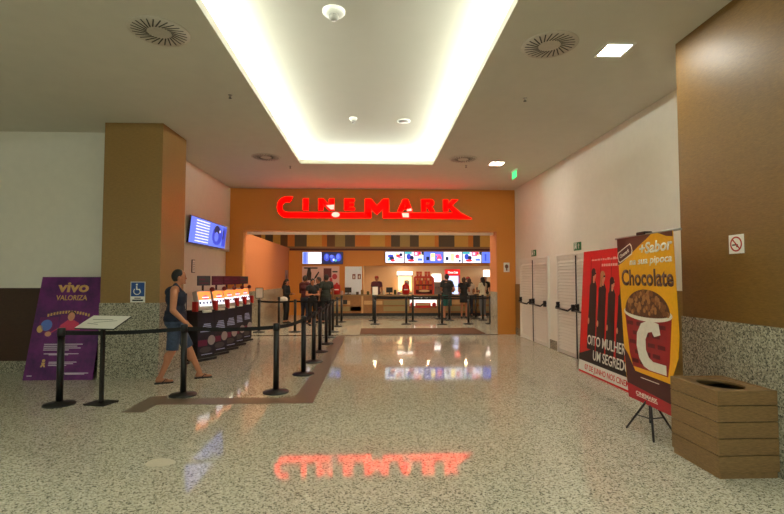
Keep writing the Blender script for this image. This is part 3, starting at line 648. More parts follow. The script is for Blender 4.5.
monitor('left one of the two wide monitors high on the left wall',(-4.03,10.76,2.37),math.radians(89),1.19,.6,lines,1,math.radians(6),'monitor pair on the left wall')
monitor('right one of the two wide monitors high on the left wall',(-4.03,11.96,2.37),math.radians(89),1.19,.6,[(2,'e',-.05,.5,.3,.4),(3,'e',-.1,.72,.16,.2),(1,'e',-.1,.45,.12,.2),(0,'e',.08,.7,.04,.06),(2,'b',.36,.5,.1,.4),(3,'b',.3,.6,.03,.2)],1,math.radians(6),'monitor pair on the left wall')
monitor('white listing screen above the poster on the menu wall',(-2.67,20.24,2.2),0,.84,.53,[(1,'b',-.36,.5,.1,.46),(2,'b',-.22,.5,.02,.46)]+[(1,'b',.13,.2+.15*i,.28,.01) for i in range(5)],0)
monitor('blue picture screen beside the white listing screen',(-1.79,20.24,2.2),0,.9,.53,[(2,'e',-.28,.55,.14,.32),(1,'e',-.28,.62,.06,.2),(2,'e',.0,.45,.12,.3),(1,'e',-.05,.62,.08,.14),(0,'e',.05,.35,.04,.1),(2,'e',.28,.55,.14,.33),(1,'e',.26,.6,.08,.2),(6,'e',.15,.3,.06,.1)],3)
A_ = [(2,'e',-.22,.6,.16,.14),(3,'e',-.16,.4,.14,.16),(6,'e',-.3,.3,.06,.12),(7,'e',.1,.75,.08,.12),(5,'e',.18,.62,.12,.12),(3,'e',.32,.72,.08,.14),(4,'b',.3,.48,.12,.04),(5,'e',-.1,.22,.12,.1)]
B_ = [(6,'b',-.3,.88,.18,.1),(2,'e',-.28,.55,.12,.25),(3,'e',-.12,.45,.1,.2),(4,'b',.16,.8,.18,.18),(0,'b',.1,.82,.06,.1),(5,'b',.3,.8,.06,.14),(3,'b',.43,.85,.05,.14),(7,'b',.35,.68,.08,.05),(5,'e',-.16,.22,.18,.1),(1,'b',.3,.3,.12,.1)]
C_ = [(1,'b',0,.5,.49,.49),(3,'b',-.3,.4,.08,.16),(7,'b',-.04,.52,.11,.32),(0,'b',-.04,.4,.06,.1),(4,'e',.3,.42,.13,.22),(0,'e',.3,.3,.08,.06),(4,'b',.25,.7,.14,.04)]
D_ = [(3,'b',-.3,.4,.07,.15),(7,'b',-.02,.55,.1,.3),(5,'e',.24,.58,.11,.18),(4,'e',.3,.52,.06,.12),(3,'b',.36,.2,.05,.08),(7,'e',.0,.18,.12,.06)]
E_ = [(1,'b',0,.5,.48,.48),(0,'b',.3,.5,.1,.45),(2,'b',-.3,.5,.04,.3)]
for i, (sh, l) in enumerate(((A_,'first menu screen over the snack bar, nearest the white door'),(B_,'second menu screen over the snack bar, with pink block'),(C_,'third menu screen over the snack bar, with pale blue ground'),(D_,'fourth menu screen over the snack bar, with a round red picture'),(B_,'fifth menu screen over the snack bar, last one fully seen'),(E_,'pale blue menu screen cut off by the portal pier'))):
    monitor(l,(.90+.845*i,20.24,2.25),0,.835,.5,sh,0)
# ------------------------------------------------------------------ snack bar counter and its things
M_cw = wood('counter_wood',(132,90,48),(168,118,66),.45,(2,20,20),4); M_cl = wood('counter_light_panel',(190,150,96),(210,172,118),.45,(2,20,20),4); M_co = mat('counter_olive_panel',(150,134,88),.45); M_top = mat('counter_stone',(160,128,86),.25,scale=80,var=.15)
t = thing('snack_counter','long low snack counter of brown and beige panels under the menu screens','counter',(0,19.7,0))
MB().box(-2.05,6.6,.08,.5,0,.12).build('plinth',M_dark,t)
b = MB(); b.box(-2.02,1.5,.05,.5,.12,.84); b.box(2.68,6.6,.05,.5,.12,.84); b.box(1.5,2.68,.4,.5,.12,.84); b.box(1.5,2.68,.05,.4,.12,.3); b.build('body',M_cw,t)
b = MB(); b.box(-2.08,6.6,-.02,.56,.84,.9,bev=.008); b.build('countertop',M_top,t)
for (a,e,z,z2,m) in ((-2.0,-1.0,.48,.64,M_cl),(-.42,.36,.48,.64,M_cl),(.4,1.48,.46,.66,M_co),(.4,1.48,.2,.4,M_co),(-1.0,-.5,.15,.4,M_cw),(2.75,3.9,.48,.66,M_cl),(4.0,5.6,.48,.66,M_co),(2.75,5.6,.2,.4,M_co),(-2.0,-.52,.2,.4,M_co)):
    MB().box(a,e,.03,.055,z,z2,bev=.004).build('front_panel',m,t)
MB().box(-.53,-.45,.02,.055,.12,.84).build('upright',M_cl,t); MB().box(-1.3,-1.12,.0,.03,.5,.68,bev=.01).build('control_box',M_dark,t)
b = MB(); b.box(1.52,2.66,.06,.07,.42,.82); b.build('display_back',mat('display_glow',(255,246,236),.5,emit=.7),t)
b = MB(); b.box(1.5,2.68,.02,.06,.68,.84); b.build('display_header',M_dark,t)
text('PIPOCA   DOCES',M_wglow,t,2.09,.72,.019,1.0,.07,'display_lettering',off=.02)
b = MB()
for x in (1.56,2.5): b.ell((x+.05,.045,.47),(.09,.03,.1))
b.box(1.75,2.4,.03,.06,.34,.55,bev=.01); b.build('display_pictures',M_red,t)
b = MB(); b.box(1.8,2.35,.026,.031,.44,.52); b.build('display_tray',M_cl,t)
def bucket_figure(x, label):
    t = thing('popcorn_bucket_display',label,'display',(x,19.92,.9),0,'big red popcorn bucket displays')
    MB().lathe([(.12,0),(.15,.06),(.165,.2),(.155,.36),(.12,.42),(.05,.45),(.045,.5),(.0,.51)],28).build('bucket',M_red,t)
    b = MB(); b.prism([(-.09,.19),(.09,.19),(.09,.23),(-.09,.23)],-.15,-.175); b.build('white_band',M_paper,t)
bucket_figure(-1.58,'big red bucket figure on the counter beside the white door'); bucket_figure(1.36,'big red bucket figure on the counter before the popcorn machine')
# popcorn machine on the rear bench
t = thing('rear_bench','low rear bench along the cream wall of the snack bar','bench',(0,21.6,0)); MB().box(-.2,5.6,.0,.6,.06,.74).build('cabinet',M_steel,t); MB().box(-.2,5.6,-.02,.6,.74,.78).build('worktop',M_steel,t); MB().box(-.2,5.6,.04,.6,0,.06).build('plinth',M_dark,t)
t = thing('popcorn_machine','glowing glass popcorn machine with a lit white sign on top','popcorn machine',(1.44,21.75,.78))
b = MB(); b.box(-.36,.36,.0,.4,0,.12,bev=.01); b.build('base',M_steel,t)
b = MB(); b.box(-.34,.34,.36,.4,.12,.9); b.build('lit_back',M_glow,t)
b = MB(); 
for s in (-.35,.32): b.box(s,s+.03,.0,.03,.12,.92); b.box(s,s+.03,.37,.4,.12,.92)
b.build('corner_posts',M_steel,t); MB().box(-.37,.37,-.01,.41,.9,.95,bev=.005).build('roof',M_steel,t)
MB().box(-.36,.36,-.02,.3,.95,1.13,bev=.02).build('lit_sign_box',M_wglow,t)
b = MB(); b.lathe([(.1,.5),(.12,.55),(.12,.68),(.05,.72),(.0,.72)],20,c=(.1,.2,0)); b.build('kettle',M_steel,t)
M_pc = mat('popcorn',(240,214,150),.8); b = MB()
for i in range(120): b.ell((R.uniform(-.3,.3),R.uniform(.05,.32),.13+.14*R.random()*R.random()),(.03,)*3,n=6)
tag(b.build('popcorn_heap',M_pc,t),kind='stuff')
# red carton tower on counter
M_rc = mat('red_carton',(206,62,40),.45); M_oc = mat('orange_carton',(220,120,50),.5); M_cc = mat('cream_carton',(226,190,140),.5)
t = thing('snack_display_stand','large red cardboard snack stand with stepped shelves on the counter','display',(2.14,19.95,.9))
b = MB(); b.box(-.43,.43,.1,.25,0,.72,bev=.01); b.box(-.43,-.36,-.1,.1,0,.72); b.box(.36,.43,-.1,.1,0,.72); b.build('case',M_rc,t); MB().box(-.36,.36,.09,.1,.0,.58).build('shelf_back',mat('dark_shelf_back',(96,30,22),.6),t)
for z in (.0,.2,.42): MB().box(-.36,.36,-.1,.1,z,z+.02).build('shelf',M_rc,t)
for z in (.1,): MB().prism(disc(0,z+.05,.24,.05,20),-.1,-.112).build('oval_sign',M_cc,t)
b = MB(); b.prism([(-.43,.72),(.43,.72),(.36,.78),(-.36,.78)],.2,.1); b.build('header',M_rc,t)
for i in range(6): MB().box(-.4+.14*i,-.31+.14*i,.088,.1,.6+.03*(i%2),.69).build('product_print',M_oc if i%2 else M_cc,t)
for i, x in enumerate((-.26,-.13,.1,.23)):
    k_ = thing('snack_carton',['red snack carton on the stand, leftmost','red snack carton on the stand, second from left','red snack carton on the stand, third from left','red snack carton on the stand, rightmost'][i],'carton',(2.14+x,20.1,1.68),0,'snack cartons on the red stand')
    MB().prism([(-.045,0),(.045,0),(.06,.2),(-.06,.2)],.05,-.05).build('carton_body',M_rc,k_); b = MB(); b.box(-.03,.03,-.052,-.05,.07,.14); b.build('carton_print',M_oc,k_)
for j in range(2):
    for i in range(5):
        o = MB().box(-.055,.055,-.04,.04,0,.15,bev=.004).build('snack_pack',M_oc if (i+j)%2 else M_rc); o.location = (2.14-.28+.14*i,19.95,.9+.02+(.2,.42)[j]); tag(o,['lower','upper'][j]+' shelf snack pack, '+['leftmost','second from left','middle','second from right','rightmost'][i]+' on the red stand','snack pack','snack packs on the red stand')
# lit sign box and shelves with cups right of it
t = thing('drinks_machine','grey drinks machine with a bright white lit top','drinks machine',(2.93,21.65,.78))
MB().box(-.22,.22,.0,.4,0,.62,bev=.02).build('body',M_grey,t); MB().box(-.21,.21,-.01,.35,.64,1.02,bev=.05).build('lit_top',M_wglow,t)
for i in range(4): MB().cone((-.15+.1*i,-.03,.42),.018,(-.15+.1*i,-.03,.34),.012,10).build('nozzle',M_dark,t)
MB().box(-.2,.2,-.08,.0,0,.06,bev=.01).build('drip_tray',M_dark,t)
t = thing('drinks_fridge','tall red glass door drinks fridge with a lit red header','fridge',(3.6,21.2,0))
b = MB(); b.box(-.34,-.3,0,.36,.0,2.0); b.box(.3,.34,0,.36,0,2.0); b.box(-.3,.3,.32,.36,0,2.0); b.box(-.3,.3,0,.36,0,.1); b.box(-.3,.3,0,.36,1.96,2.0); b.build('cabinet',M_red,t)
MB().box(-.33,.33,-.015,.0,1.72,1.99,bev=.01).build('header',mat('lit_red_header',(205,22,26),.4,emit=.7),t); text('Coca-Cola',M_wglow,t,0,1.81,-.016,.46,.1,'header_lettering',shear=.3,off=.01)
MB().box(-.3,.3,.29,.31,.12,1.7).build('lit_back',mat('fridge_glow',(190,205,240),.4,emit=.9),t)
for z in (.5,.85,1.2): MB().box(-.3,.3,.05,.29,z,z+.015).build('shelf',M_steel,t)
t = thing('lit_menu_box','small bright white lit box at the right end of the snack bar','light box',(5.3,21.7,.78)); MB().box(-.14,.14,0,.2,.88,1.2,bev=.02).build('lit_face',M_wglow,t); MB().cone((0,.1,0),.03,(0,.1,.9),.03,12).build('post',M_steel,t); MB().box(-.12,.12,0,.2,0,.02).build('base',M_steel,t)
# things along the countertop
def cash_till(x, label):
    t = thing('cash_till',label,'till',(x,19.95,.9),0,'tills on the snack counter')
    MB().box(-.12,.12,-.05,.1,0,.02,bev=.005).build('base',M_dark,t); MB().cone((0,.05,.02),.02,(0,.05,.12),.02,10).build('neck',M_dark,t); MB().box(-.14,.14,-.0,.03,.08,.3,bev=.008).build('screen',M_dark,t)
for x, l in ((-1.1,'dark till screen on the counter in front of the white door'),(.66,'dark till screen on the counter left of the popcorn machine'),(3.3,'dark till screen on the counter before the man in teal shorts'),(4.55,'dark till screen on the counter at the right end')): cash_till(x,l)
for x, h_, c, l in ((-1.35,.16,(200,170,160),'pale round jar on the counter beside the till'),(-.7,.12,(70,60,50),'small dark tub on the counter right of the white door'),(-.5,.2,(150,120,70),'tan box shaped canister on the counter near the uprights'),(-.25,.14,(90,90,60),'low olive tub on the counter left of the attendant'),(.42,.18,(216,200,170),'cream canister on the counter right of the attendant'),(.9,.2,(60,70,40),'tall dark green jar on the counter before the machine'),(1.05,.12,(170,140,180),'pale lilac tub on the counter before the machine')):
    o = MB().lathe([(.055,0),(.062,h_*.7),(.05,h_*.9),(.055,h_*.9),(.055,h_),(.0,h_)],18).build('snack_jar',mat('jar_%d' % (int((x+3)*100)),c,.4)); o.location = (x,19.82,.9); tag(o,l,'jar','jars on the snack counter')
# poster board on the menu wall and white door
t = thing('poster_board','wide pale pink poster board with dark pictures on the orange wall','poster',(-2.3,20.3,1.0))
MB().box(-.8,.8,-.03,0,0,1.11,bev=.004).build('board',mat('pale_pink_board',(224,186,176),.5),t)
b = MB(); b.prism([(-.62,.5),(-.42,.5),(-.4,.82),(-.46,.98),(-.56,.98),(-.6,.8)],-.031,-.034); b.prism([(-.3,.55),(-.2,.6),(-.06,.86),(-.1,.88),(-.24,.68)],-.031,-.034); b.prism(disc(-.5,.95,.07,.09),-.034,-.036); b.build('dark_figure_print',M_drk,t)
b = MB(); b.box(.12,.46,-.034,-.03,.62,1.02); b.box(.12,.3,-.034,-.03,.3,.6); b.build('dark_picture_print',mat('wine_print',(96,30,40),.5),t)
b = MB(); b.prism(disc(.6,.66,.11,.12),-.03,-.034); b.box(.38,.5,-.034,-.03,.4,.6); b.build('red_picture_print',mat('rose_print',(190,60,70),.5),t)
b = MB(); b.box(-.72,-.14,-.033,-.03,1.0,1.06); b.box(.5,.72,-.033,-.03,.84,.9); b.build('heading_print',M_dark,t)
t = thing('door_3','plain white flush door behind the counter with two restroom plates','door',(-.89,20.3,0),0,kind='structure')
MB().box(-.37,.37,-.03,0,0,2.1,bev=.004).build('door_leaf',mat('cool_white_door',(232,242,255),.4),t)
for x in (.02,.25):
    p = MB().box(x-.065,x+.065,-.036,-.03,1.55,1.77,bev=.004).build('restroom_plate',mat('wine_plate',(110,20,40),.4),t)
    b = MB(); b.prism(disc(x,1.72,.018,.018,10),-.0365,-.039); b.prism([(x-.03,1.69),(x+.03,1.69),(x+.02,1.58),(x-.02,1.58)],-.0365,-.039); b.build('figure',M_paper,p)
MB().box(-.33,-.3,-.07,-.03,1.0,1.06).build('handle',M_steel,t)
t = thing('lamp_row','row of small downlights under the snack bar ceiling','ceiling lamp',(0,20.75,2.2))
bpy.data.objects.remove(t)
for i, (x, l) in enumerate(((.04,'small downlight over the snack bar, leftmost above the attendant'),(2.42,'small downlight over the snack bar, above the red stand'),(4.13,'small downlight over the snack bar, right of the fridge'),(1.25,'small downlight over the snack bar, above the popcorn machine'),(5.4,'small downlight over the snack bar, far right'))):
    t = thing('downlight',l,'ceiling lamp',(x,20.95+.4*(i>2),2.2),0,'snack bar downlights'); MB().lathe([(.08,0),(.08,-.01),(.06,-.012),(.0,-.012)],20).build('ring',M_paper,t); MB().lathe([(.055,-.0125),(.055,-.015),(.0,-.015)],20).build('lamp_face',mat('warm_lamp',(255,220,170),.5,emit=150),t)
for i, (x, y) in enumerate(((-2.6,14.2),(-.4,14.2),(1.8,14.2),(-2.6,15.7),(-.4,15.7),(1.8,15.7),(4.4,15.7))):
    t = thing('downlight','added square fill lamp in the portal hall ceiling, '+('front' if y < 15 else 'rear')+' row, '+['leftmost','middle','right','leftmost','second from left','third from left','rightmost'][i],'ceiling lamp',(x,y,H),0,'added hall fill lamps'); MB().box(-.2,.2,-.2,.2,-.03,0).build('frame',M_paper,t); MB().box(-.18,.18,-.18,.18,-.035,-.03).build('lamp_face',mat('added_hall_fill',(255,236,205),.5,emit=48),t)  # lamps added to brighten the hall, hidden from view by the portal header
t = thing('wall_poster','narrow dark poster on the peach side wall near the counter','poster',(-3.67,19.7,1.15),PI/2)
MB().box(-.3,.3,-.015,0,0,.78,bev=.003).build('board',mat('grey_violet_board',(150,120,124),.5),t); b = MB(); b.prism(disc(0,.45,.12,.16),-.015,-.018); b.box(-.2,.2,-.018,-.015,.08,.2); b.build('printed_picture',M_mar,t)
t = thing('pedestal','taupe rounded terminal pedestal behind the walking man','pedestal',(-3.62,9.28-.75,0),.6)
bpy.data.objects.remove(t)
# ------------------------------------------------------------------ people
def solid(b, name, mats, parent, vox, sm=4, paint=None):
    me = bpy.data.meshes.new('tmp'); b.bm.to_mesh(me); b.bm.free(); o = bpy.data.objects.new('tmp', me); COL.objects.link(o)
    m = o.modifiers.new('r','REMESH'); m.mode = 'VOXEL'; m.voxel_size = vox
    s = o.modifiers.new('s','SMOOTH'); s.factor = .5; s.iterations = sm
    dg = bpy.context.evaluated_depsgraph_get(); me2 = bpy.data.meshes.new_from_object(o.evaluated_get(dg)); bpy.data.objects.remove(o); bpy.data.meshes.remove(me)
    me2.name = name; me2.materials.clear()
    for m_ in (mats if isinstance(mats,(list,tuple)) else [mats]): me2.materials.append(m_)
    for p in me2.polygons:
        p.use_smooth = True; p.material_index = 0
        if paint: p.material_index = paint(p.center)
    ob = bpy.data.objects.new(name, me2); COL.objects.link(ob); ob.parent = parent; return ob
V = Vector
def lerp(a, b, t): return V(a)+(V(b)-V(a))*t
def person(label, loc, rz, J, top, bottom, hair, skin, scale=1., bulk=1., hs=1., vox=.011, female=False, extra=None, shoes=None, group=None, head_yaw=0., head_pitch=0.):
    """J: joints in metres for a 1.74 m figure facing +x; top=(mat,sleeve,hem), bottom=(mat,kind,length)"""
    t = thing('person',label,'person',loc,rz,group); t.scale = (scale,)*3
    P = dict(pel=(0,0,.94),wai=(.0,0,1.12),che=(.01,0,1.3),nec=(.0,0,1.5),hea=(.02,0,1.63),
             sR=(0,-.185,1.43),sL=(0,.185,1.43),eR=(-.02,-.24,1.15),eL=(-.02,.24,1.15),wR=(.04,-.25,.91),wL=(.04,.25,.91),
             hR=(0,-.09,.92),hL=(0,.09,.92),kR=(.02,-.1,.5),kL=(.02,.1,.5),aR=(-.02,-.1,.08),aL=(-.02,.1,.08)); P.update(J)
    P = {k: V(v) for k, v in P.items()}; sh = .9 if female else 1.
    def torso(b, g):
        g += .02*(bulk-1)/.1
        b.ell(P['pel'],(.115+g,(.165+g),.13+g)); b.ell(P['wai'],(.098+g,(.138*sh+g),.15+g)); b.ell(P['che'],(.118+g,.168*sh+g,.17+g))
        b.ell(lerp(P['pel'],P['wai'],.5),(.105+g,.15+g,.12+g))
    HR = Matrix.Rotation(head_yaw,3,'Z')@Matrix.Rotation(head_pitch,3,'Y'); hc = P['hea']
    def hp(x,y,z): return hc+HR@V((x*hs,y*hs,z*hs))
    fl = hp(.098,0,.0)
    b = MB(); torso(b, 0)
    b.cap(lerp(P['sR'],P['nec'],.2),.062,lerp(P['sL'],P['nec'],.2),.062); b.cap(lerp(P['nec'],P['che'],.2),.07,P['nec'],.056); b.cap(P['nec'],.054,hp(-.015,0,-.06),.052)
    b.ell(hp(0,0,.015),(.1*hs,.078*hs,.11*hs),HR,n=20); b.ell(hp(.035,0,-.055),(.062*hs,.056*hs,.06*hs),HR); b.cone(hp(.088,0,.02),.008,hp(.1,0,-.02),.018,10); b.ell(hp(.1,0,-.02),(.017,.016,.012),HR)
    for s in (-1,1): b.ell(hp(-.008,s*.079,-.01),(.02,.01,.031),HR); b.ell(hp(.075,s*.035,.035),(.022,.026,.009),HR)
    b.ell(hp(.09,0,-.055),(.012,.024,.009),HR); b.ell(hp(.088,0,-.09),(.018,.02,.016),HR)
    for s, k in ((-1,'R'),(1,'L')):
        b.cap(P['s'+k],.056*bulk,P['e'+k],.04*bulk); b.cap(P['e'+k],.041*bulk,P['w'+k],.027*bulk); b.ell(lerp(P['s'+k],P['e'+k],.4),(.05*bulk,.05*bulk,.08))
        d = (P['w'+k]-P['e'+k]).normalized(); side = V((d.z,0,-d.x)).normalized() if abs(d.z)>.3 else V((0,-s,0)); pal = d.cross(side).normalized()
        if k == 'R': pal = -pal
        if pal.y*s > 0: pal = -pal
        wr = P['w'+k]
        for i in range(4):
            off = side*((i-1.5)*.021); L_ = (.034,.04,.037,.028)[i]
            b0 = wr+off*.6+d*.02; b1 = wr+off+d*.085; b2 = b1+(d*.85+pal*.4).normalized()*L_; b3 = b2+(d*.45+pal*.9).normalized()*L_*.8
            b.cap(b0,.013,b1,.012,8); b.cap(b1,.0105,b2,.0095,8); b.cap(b2,.0095,b3,.0085,8)
        tb = wr+side*.022+d*.025; t1 = tb+(side*.8+d*.6+pal*.3).normalized()*.04; t2 = t1+(d*.9+pal*.5).normalized()*.032
        b.cap(tb,.014,t1,.011,8); b.cap(t1,.011,t2,.009,8)
        b.cap(P['h'+k],.085,P['k'+k],.054*bulk); b.cap(P['k'+k],.054*bulk,P['a'+k],.036*bulk); b.ell(lerp(P['k'+k],P['a'+k],.3)-V((.015,0,0)),(.052*bulk,.05*bulk,.11))
        a = P['a'+k]; b.cap(a+V((-.04,0,-.045)),.03,a+V((.09,0,-.05)),.028); b.ell(a+V((.13,0,-.06)),(.06,.042,.02)); b.ell(a+V((-.01,0,-.02)),(.05,.032,.05))
    eyes = [hp(.088,s*.034,.018) for s in (-1,1)]; mouth = hp(.1,0,-.055)
    def paint(c):
        if any((c-e).length < .013 for e in eyes): return 1
        q_ = HR.transposed()@(c-mouth)
        if abs(q_.y) < .026 and abs(q_.z) < .009 and abs(q_.x) < .03: return 2
        return 0
    solid(b,'body',[skin,M_eye,M_lip],t,vox,3,paint)
    # hair
    kind, hm = hair
    b = MB()
    g = .004 if kind == 'shaved' else .012
    b.ell(hp(-.012,0,.022),((.098+g*.4)*hs,(.078+g)*hs,(.105+g)*hs),HR,n=20)
    if kind in ('long','tail','bun'):
        b.ell(hp(-.035,0,-.02),(.08,.088,.1),HR)
    if kind == 'long': b.cap(hp(-.06,0,-.02),.075,hp(-.085,0,-.26),.055)
    if kind == 'tail': b.cap(hp(-.11,0,.03),.035,hp(-.15,0,-.2),.028)
    if kind == 'bun': b.ell(hp(-.1,0,.1),(.05,.05,.045))
    # trim the face opening
    bm = b.bm
    ob = solid(b,'hair',hm,t,vox*.9,2)
    bm = bmesh.new(); bm.from_mesh(ob.data); rem = []
    for f_ in bm.faces:
        q_ = HR.transposed()@(f_.calc_center_median()-hc)
        lim = .052 if q_.x > .06 else (.03 if q_.x > .02 else (-.03 if q_.x > -.03 else -.075))
        if kind in ('long','tail','bun') and q_.x < .03: lim = -9
        if q_.z < lim or (kind in ('long','tail','bun') and q_.x > .03 and q_.z < .05): rem.append(f_)
    bmesh.ops.delete(bm,geom=rem,context='FACES'); bm.to_mesh(ob.data); bm.free()
    # trousers, shorts or skirt
    m_, kd, ln = bottom; b = MB(); B_ = .02*(bulk-1)/.1
    b.ell(P['pel']+V((0,0,-.01)),(.138+B_,.185+B_,.115)); b.ell(lerp(P['pel'],P['wai'],.35),(.122+B_,.168+B_,.09))
    if kd == 'skirt':
        b.cone(P['pel']+V((0,0,-.02)),.165,P['pel']+V((0,0,-ln)),.2,24)
    else:
        for k in 'RL':
            b.ell(P['h'+k]-V((0,0,.02)),(.1,.1,.11))
            if ln <= 1: b.cone(P['h'+k],.104,lerp(P['h'+k],P['k'+k],ln),.09 if kd == 'wide' else .075)
            else:
                b.cone(P['h'+k],.102,P['k'+k],.07); b.ell(P['k'+k],(.07,)*3); b.cone(P['k'+k],.07,lerp(P['k'+k],P['a'+k],ln-1),.058)
    solid(b,{'skirt':'skirt'}.get(kd,'trousers' if ln > 1 else 'shorts'),m_,t,vox,2)
    # top
    m_, sl, hem = top; b = MB(); B_ = .02*(bulk-1)/.1
    b.ell(P['wai'],(.098+.022+B_,.138*sh+.022+B_,.17)); b.ell(P['che'],(.118+.018+B_,.168*sh+.02+B_,.17)); b.cone(lerp(P['wai'],P['pel'],.1),.12 if female else .135+B_,lerp(P['wai'],P['pel'],hem),.13 if female else .145+B_,20)
    if hem >= .9: b.ell(P['pel']+V((0,0,.05)),(.15+B_,.198+B_,.12))
    b.ell(lerp(P['pel'],P['wai'],.3),(.128,.172,.1))
    if hem > 1: b.cone(P['pel'],.165,P['pel']+V((0,0,-(hem-1))),.185,24)
    if sl > 0:
        b.cap(lerp(P['sR'],P['nec'],.25),.075,lerp(P['sL'],P['nec'],.25),.075); b.ell(lerp(P['nec'],P['che'],.25),(.08,.1,.06))
        for k in 'RL':
            b.ell(P['s'+k],(.07,.07,.07))
            if sl <= 1: b.cone(P['s'+k],.07,lerp(P['s'+k],P['e'+k],sl),.06)
            else: b.cone(P['s'+k],.068,P['e'+k],.054); b.ell(P['e'+k],(.054,)*3); b.cone(P['e'+k],.054,lerp(P['e'+k],P['w'+k],sl-1),.042)
    else:
        for s, k in ((-1,'R'),(1,'L')):
            sp = lerp(P['s'+k],P['nec'],.5)+V((0,0,.05)); b.cap(sp,.034,P['che']+V((.1,s*.08,.05)),.045,8); b.cap(sp,.036,P['che']+V((-.095,s*.09,.05)),.05,8)
        b.ell(P['che']+V((-.045,0,.1)),(.1+B_,.135,.1))
    solid(b,'dress' if hem > 1 else ('tank_top' if sl == 0 else 'shirt'),m_,t,vox,2)
    for k in 'RL':
        a = P['a'+k]; b = MB()
        if shoes:
            b.cap(a+V((-.045,0,-.045)),.038,a+V((.1,0,-.045)),.036,10); b.ell(a+V((.13,0,-.055)),(.07,.046,.028)); solid(b,'shoe',shoes,t,vox,2)
        else:
            b.box(a.x-.08,a.x+.19,a.y-.045,a.y+.045,a.z-.092,a.z-.074,bev=.008); b.tube([a+V((.12,0,-.05)),a+V((.07,.042,-.03)),a+V((.03,.045,-.075))],.006,6); b.tube([a+V((.12,0,-.05)),a+V((.07,-.042,-.03)),a+V((.03,-.045,-.075))],.006,6); b.build('flip_flop',M_base,t)
    if extra: extra(t, P)
    return t
C_navy = mat('navy_cloth',(30,38,58),.8); C_denim = mat('denim_cloth',(56,70,94),.85,var=.2,scale=50); C_blk = mat('black_cloth',(22,22,24),.85); C_maroon = mat('maroon_cloth',(70,20,26),.85); C_grn = mat('dark_green_cloth',(34,38,31),.85); C_teal = mat('teal_cloth',(30,84,78),.85); C_char = mat('charcoal_cloth',(36,38,38),.85); C_wht = mat('pale_cloth',(200,184,166),.85); C_cream = mat('cream_cloth',(220,206,176),.85); C_jean = mat('dark_jeans',(38,42,56),.85); C_redc = mat('red_uniform',(150,40,40),.8); C_grey = mat('grey_cloth',(110,108,108),.85); C_plaid = mat('plum_cloth',(92,50,64),.85)
M_hairb = mat('brown_hair',(58,38,28),.6,var=.2,scale=90,bump=.4)
M_shoe = mat('dark_shoe',(28,26,26),.6); M_shoew = mat('white_shoe',(200,194,186),.6)
# walking man
person('man in navy tank top, denim shorts and flip-flops walking to the right',(-3.1,7.43,0),math.radians(22),
  dict(pel=(0,0,.94),wai=(.01,0,1.12),che=(.01,0,1.3),nec=(.015,0,1.5),hea=(.045,0,1.635),sR=(-.015,-.2,1.43),sL=(.03,.2,1.43),eR=(-.03,-.285,1.13),wR=(.15,-.24,.93),eL=(.0,.27,1.15),wL=(.13,.27,.94),
       hR=(0,-.09,.92),hL=(0,.09,.92),kL=(.2,.1,.51),aL=(.38,.09,.092),kR=(-.03,-.1,.5),aR=(-.19,-.09,.092)),
  (C_navy,0,1.0),(C_denim,'wide',1.0),('shaved',M_hair),M_skin,.985,bulk=1.12,hs=1.02,vox=.0085,head_yaw=.15)
GQ = 'people queueing on the left'; GS = 'people at the snack counter'
def bag(t, P):
    b = MB(); b.ell((.02,-.27,.95),(.19,.08,.12)); b.box(-.15,.18,-.34,-.2,.86,1.0,bev=.03); solid(b,'handbag',M_shoew,t,.012,2); MB().tube([(.0,-.22,1.0),(.02,-.17,1.3),(.0,.02,1.5)],.01,6).build('bag_strap',M_black,t)
def phone(t, P):
    MB().box(.3,.31,-.04,.04,1.13,1.28,bev=.004).build('phone',M_black,t)
ph = dict(eR=(.04,-.23,1.15),wR=(.25,-.08,1.17),eL=(.04,.23,1.15),wL=(.25,.08,1.17))
person('woman in dark coat with a white bag at her hip, leaning by the peach wall',(-3.12,16.75,0),math.radians(-15),ph,(C_blk,1.8,.9),(C_blk,'slim',1.9),('long',M_hair),M_skin,.89,female=True,shoes=M_shoe,group=GQ,extra=bag,head_yaw=.1,head_pitch=.3)
person('person in maroon top at the left of the standing queue',(-2.42,16.5,0),math.radians(60),ph,(C_maroon,1.6,.85),(C_jean,'slim',1.92),('short',M_hair),M_skin2,.96,shoes=M_shoe,group=GQ)
person('woman in black t-shirt with long hair facing the camera in the queue',(-2.08,15.9,0),math.radians(-70),ph,(C_blk,.5,.8),(C_blk,'slim',1.92),('long',M_hair),M_skin,.9,female=True,shoes=M_shoe,group=GQ,head_pitch=.3)
person('person in black jacket and dark trousers in the middle of the queue',(-1.98,16.9,0),math.radians(200),{},(C_blk,1.9,.95),(C_blk,'slim',1.92),('short',M_hair),M_skin,.93,shoes=M_shoe,group=GQ)
person('man in dark green shirt with his back turned at the queue end',(-1.68,16.55,0),math.radians(110),{},(C_grn,.6,.9),(C_char,'slim',1.92),('short',M_hair),M_skin2,.98,shoes=M_shoe,group=GQ)
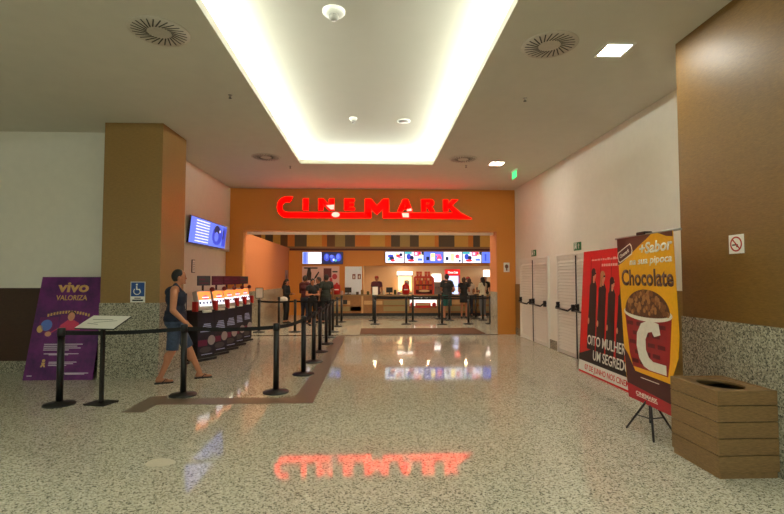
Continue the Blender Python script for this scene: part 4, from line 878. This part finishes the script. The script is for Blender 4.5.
cross = dict(eR=(.1,-.27,1.14),wR=(.26,-.02,1.08),eL=(.08,.27,1.14),wL=(.26,.06,1.02))
person('man in charcoal t-shirt and teal shorts waiting at the snack counter',(2.82,18.0,0),math.radians(58),cross,(C_char,.6,.95),(C_teal,'wide',.95),('short',M_hair),M_skin,1.0,bulk=1.12,shoes=M_shoe,group=GS)
person('woman in short black dress standing at the counter',(3.62,18.7,0),math.radians(75),ph,(C_blk,.35,1.28),(C_blk,'slim',.4),('tail',M_hairb),M_skin,.93,female=True,shoes=M_shoe,group=GS)
person('woman in cream top with dark hair at the right end of the counter',(4.4,18.75,0),math.radians(125),ph,(C_cream,.8,.95),(C_grey,'slim',1.9),('long',M_hair),M_skin,.93,female=True,shoes=M_shoew,group=GS)
person('woman in pale top between the black dress and the cream top',(3.97,19.32,0),math.radians(80),ph,(C_wht,.5,.9),(C_jean,'slim',1.9),('long',M_hairb),M_skin,.9,female=True,shoes=M_shoe,group=GS)
person('man in black at the right edge beside the portal pier',(4.78,18.25,0),math.radians(150),{},(C_blk,1.9,.95),(C_blk,'slim',1.92),('short',M_hair),M_skin2,.98,shoes=M_shoe,group=GS)
def cap_hat(t, P):
    b = MB(); b.ell(P['hea']+V((-.005,0,.06)),(.112,.095,.085)); b.box(.06,.19,-.06,.06,P['hea'].z+.055,P['hea'].z+.07,bev=.006); solid(b,'cap',C_redc,t,.011,2)
GA = 'attendants behind the snack counter'
person('attendant in plum shirt and red cap behind the counter',(.12,20.75,0),math.radians(-90),{},(C_plaid,.6,.9),(C_blk,'slim',1.92),('short',M_hair),M_skin,.96,shoes=M_shoe,group=GA,extra=cap_hat)
person('attendant in dark shirt and red cap behind the counter near the till',(4.2,20.75,0),math.radians(-80),{},(C_char,.6,.9),(C_blk,'slim',1.92),('short',M_hair),M_skin,.94,shoes=M_shoe,group=GA,extra=cap_hat)
person('attendant in black beside the red bucket near the white door',(-1.12,20.48-.0,0) if 0 else (5.0,20.9,0),math.radians(-100),{},(C_blk,.6,.9),(C_blk,'slim',1.92),('short',M_hair),M_skin,.95,shoes=M_shoe,group=GA)
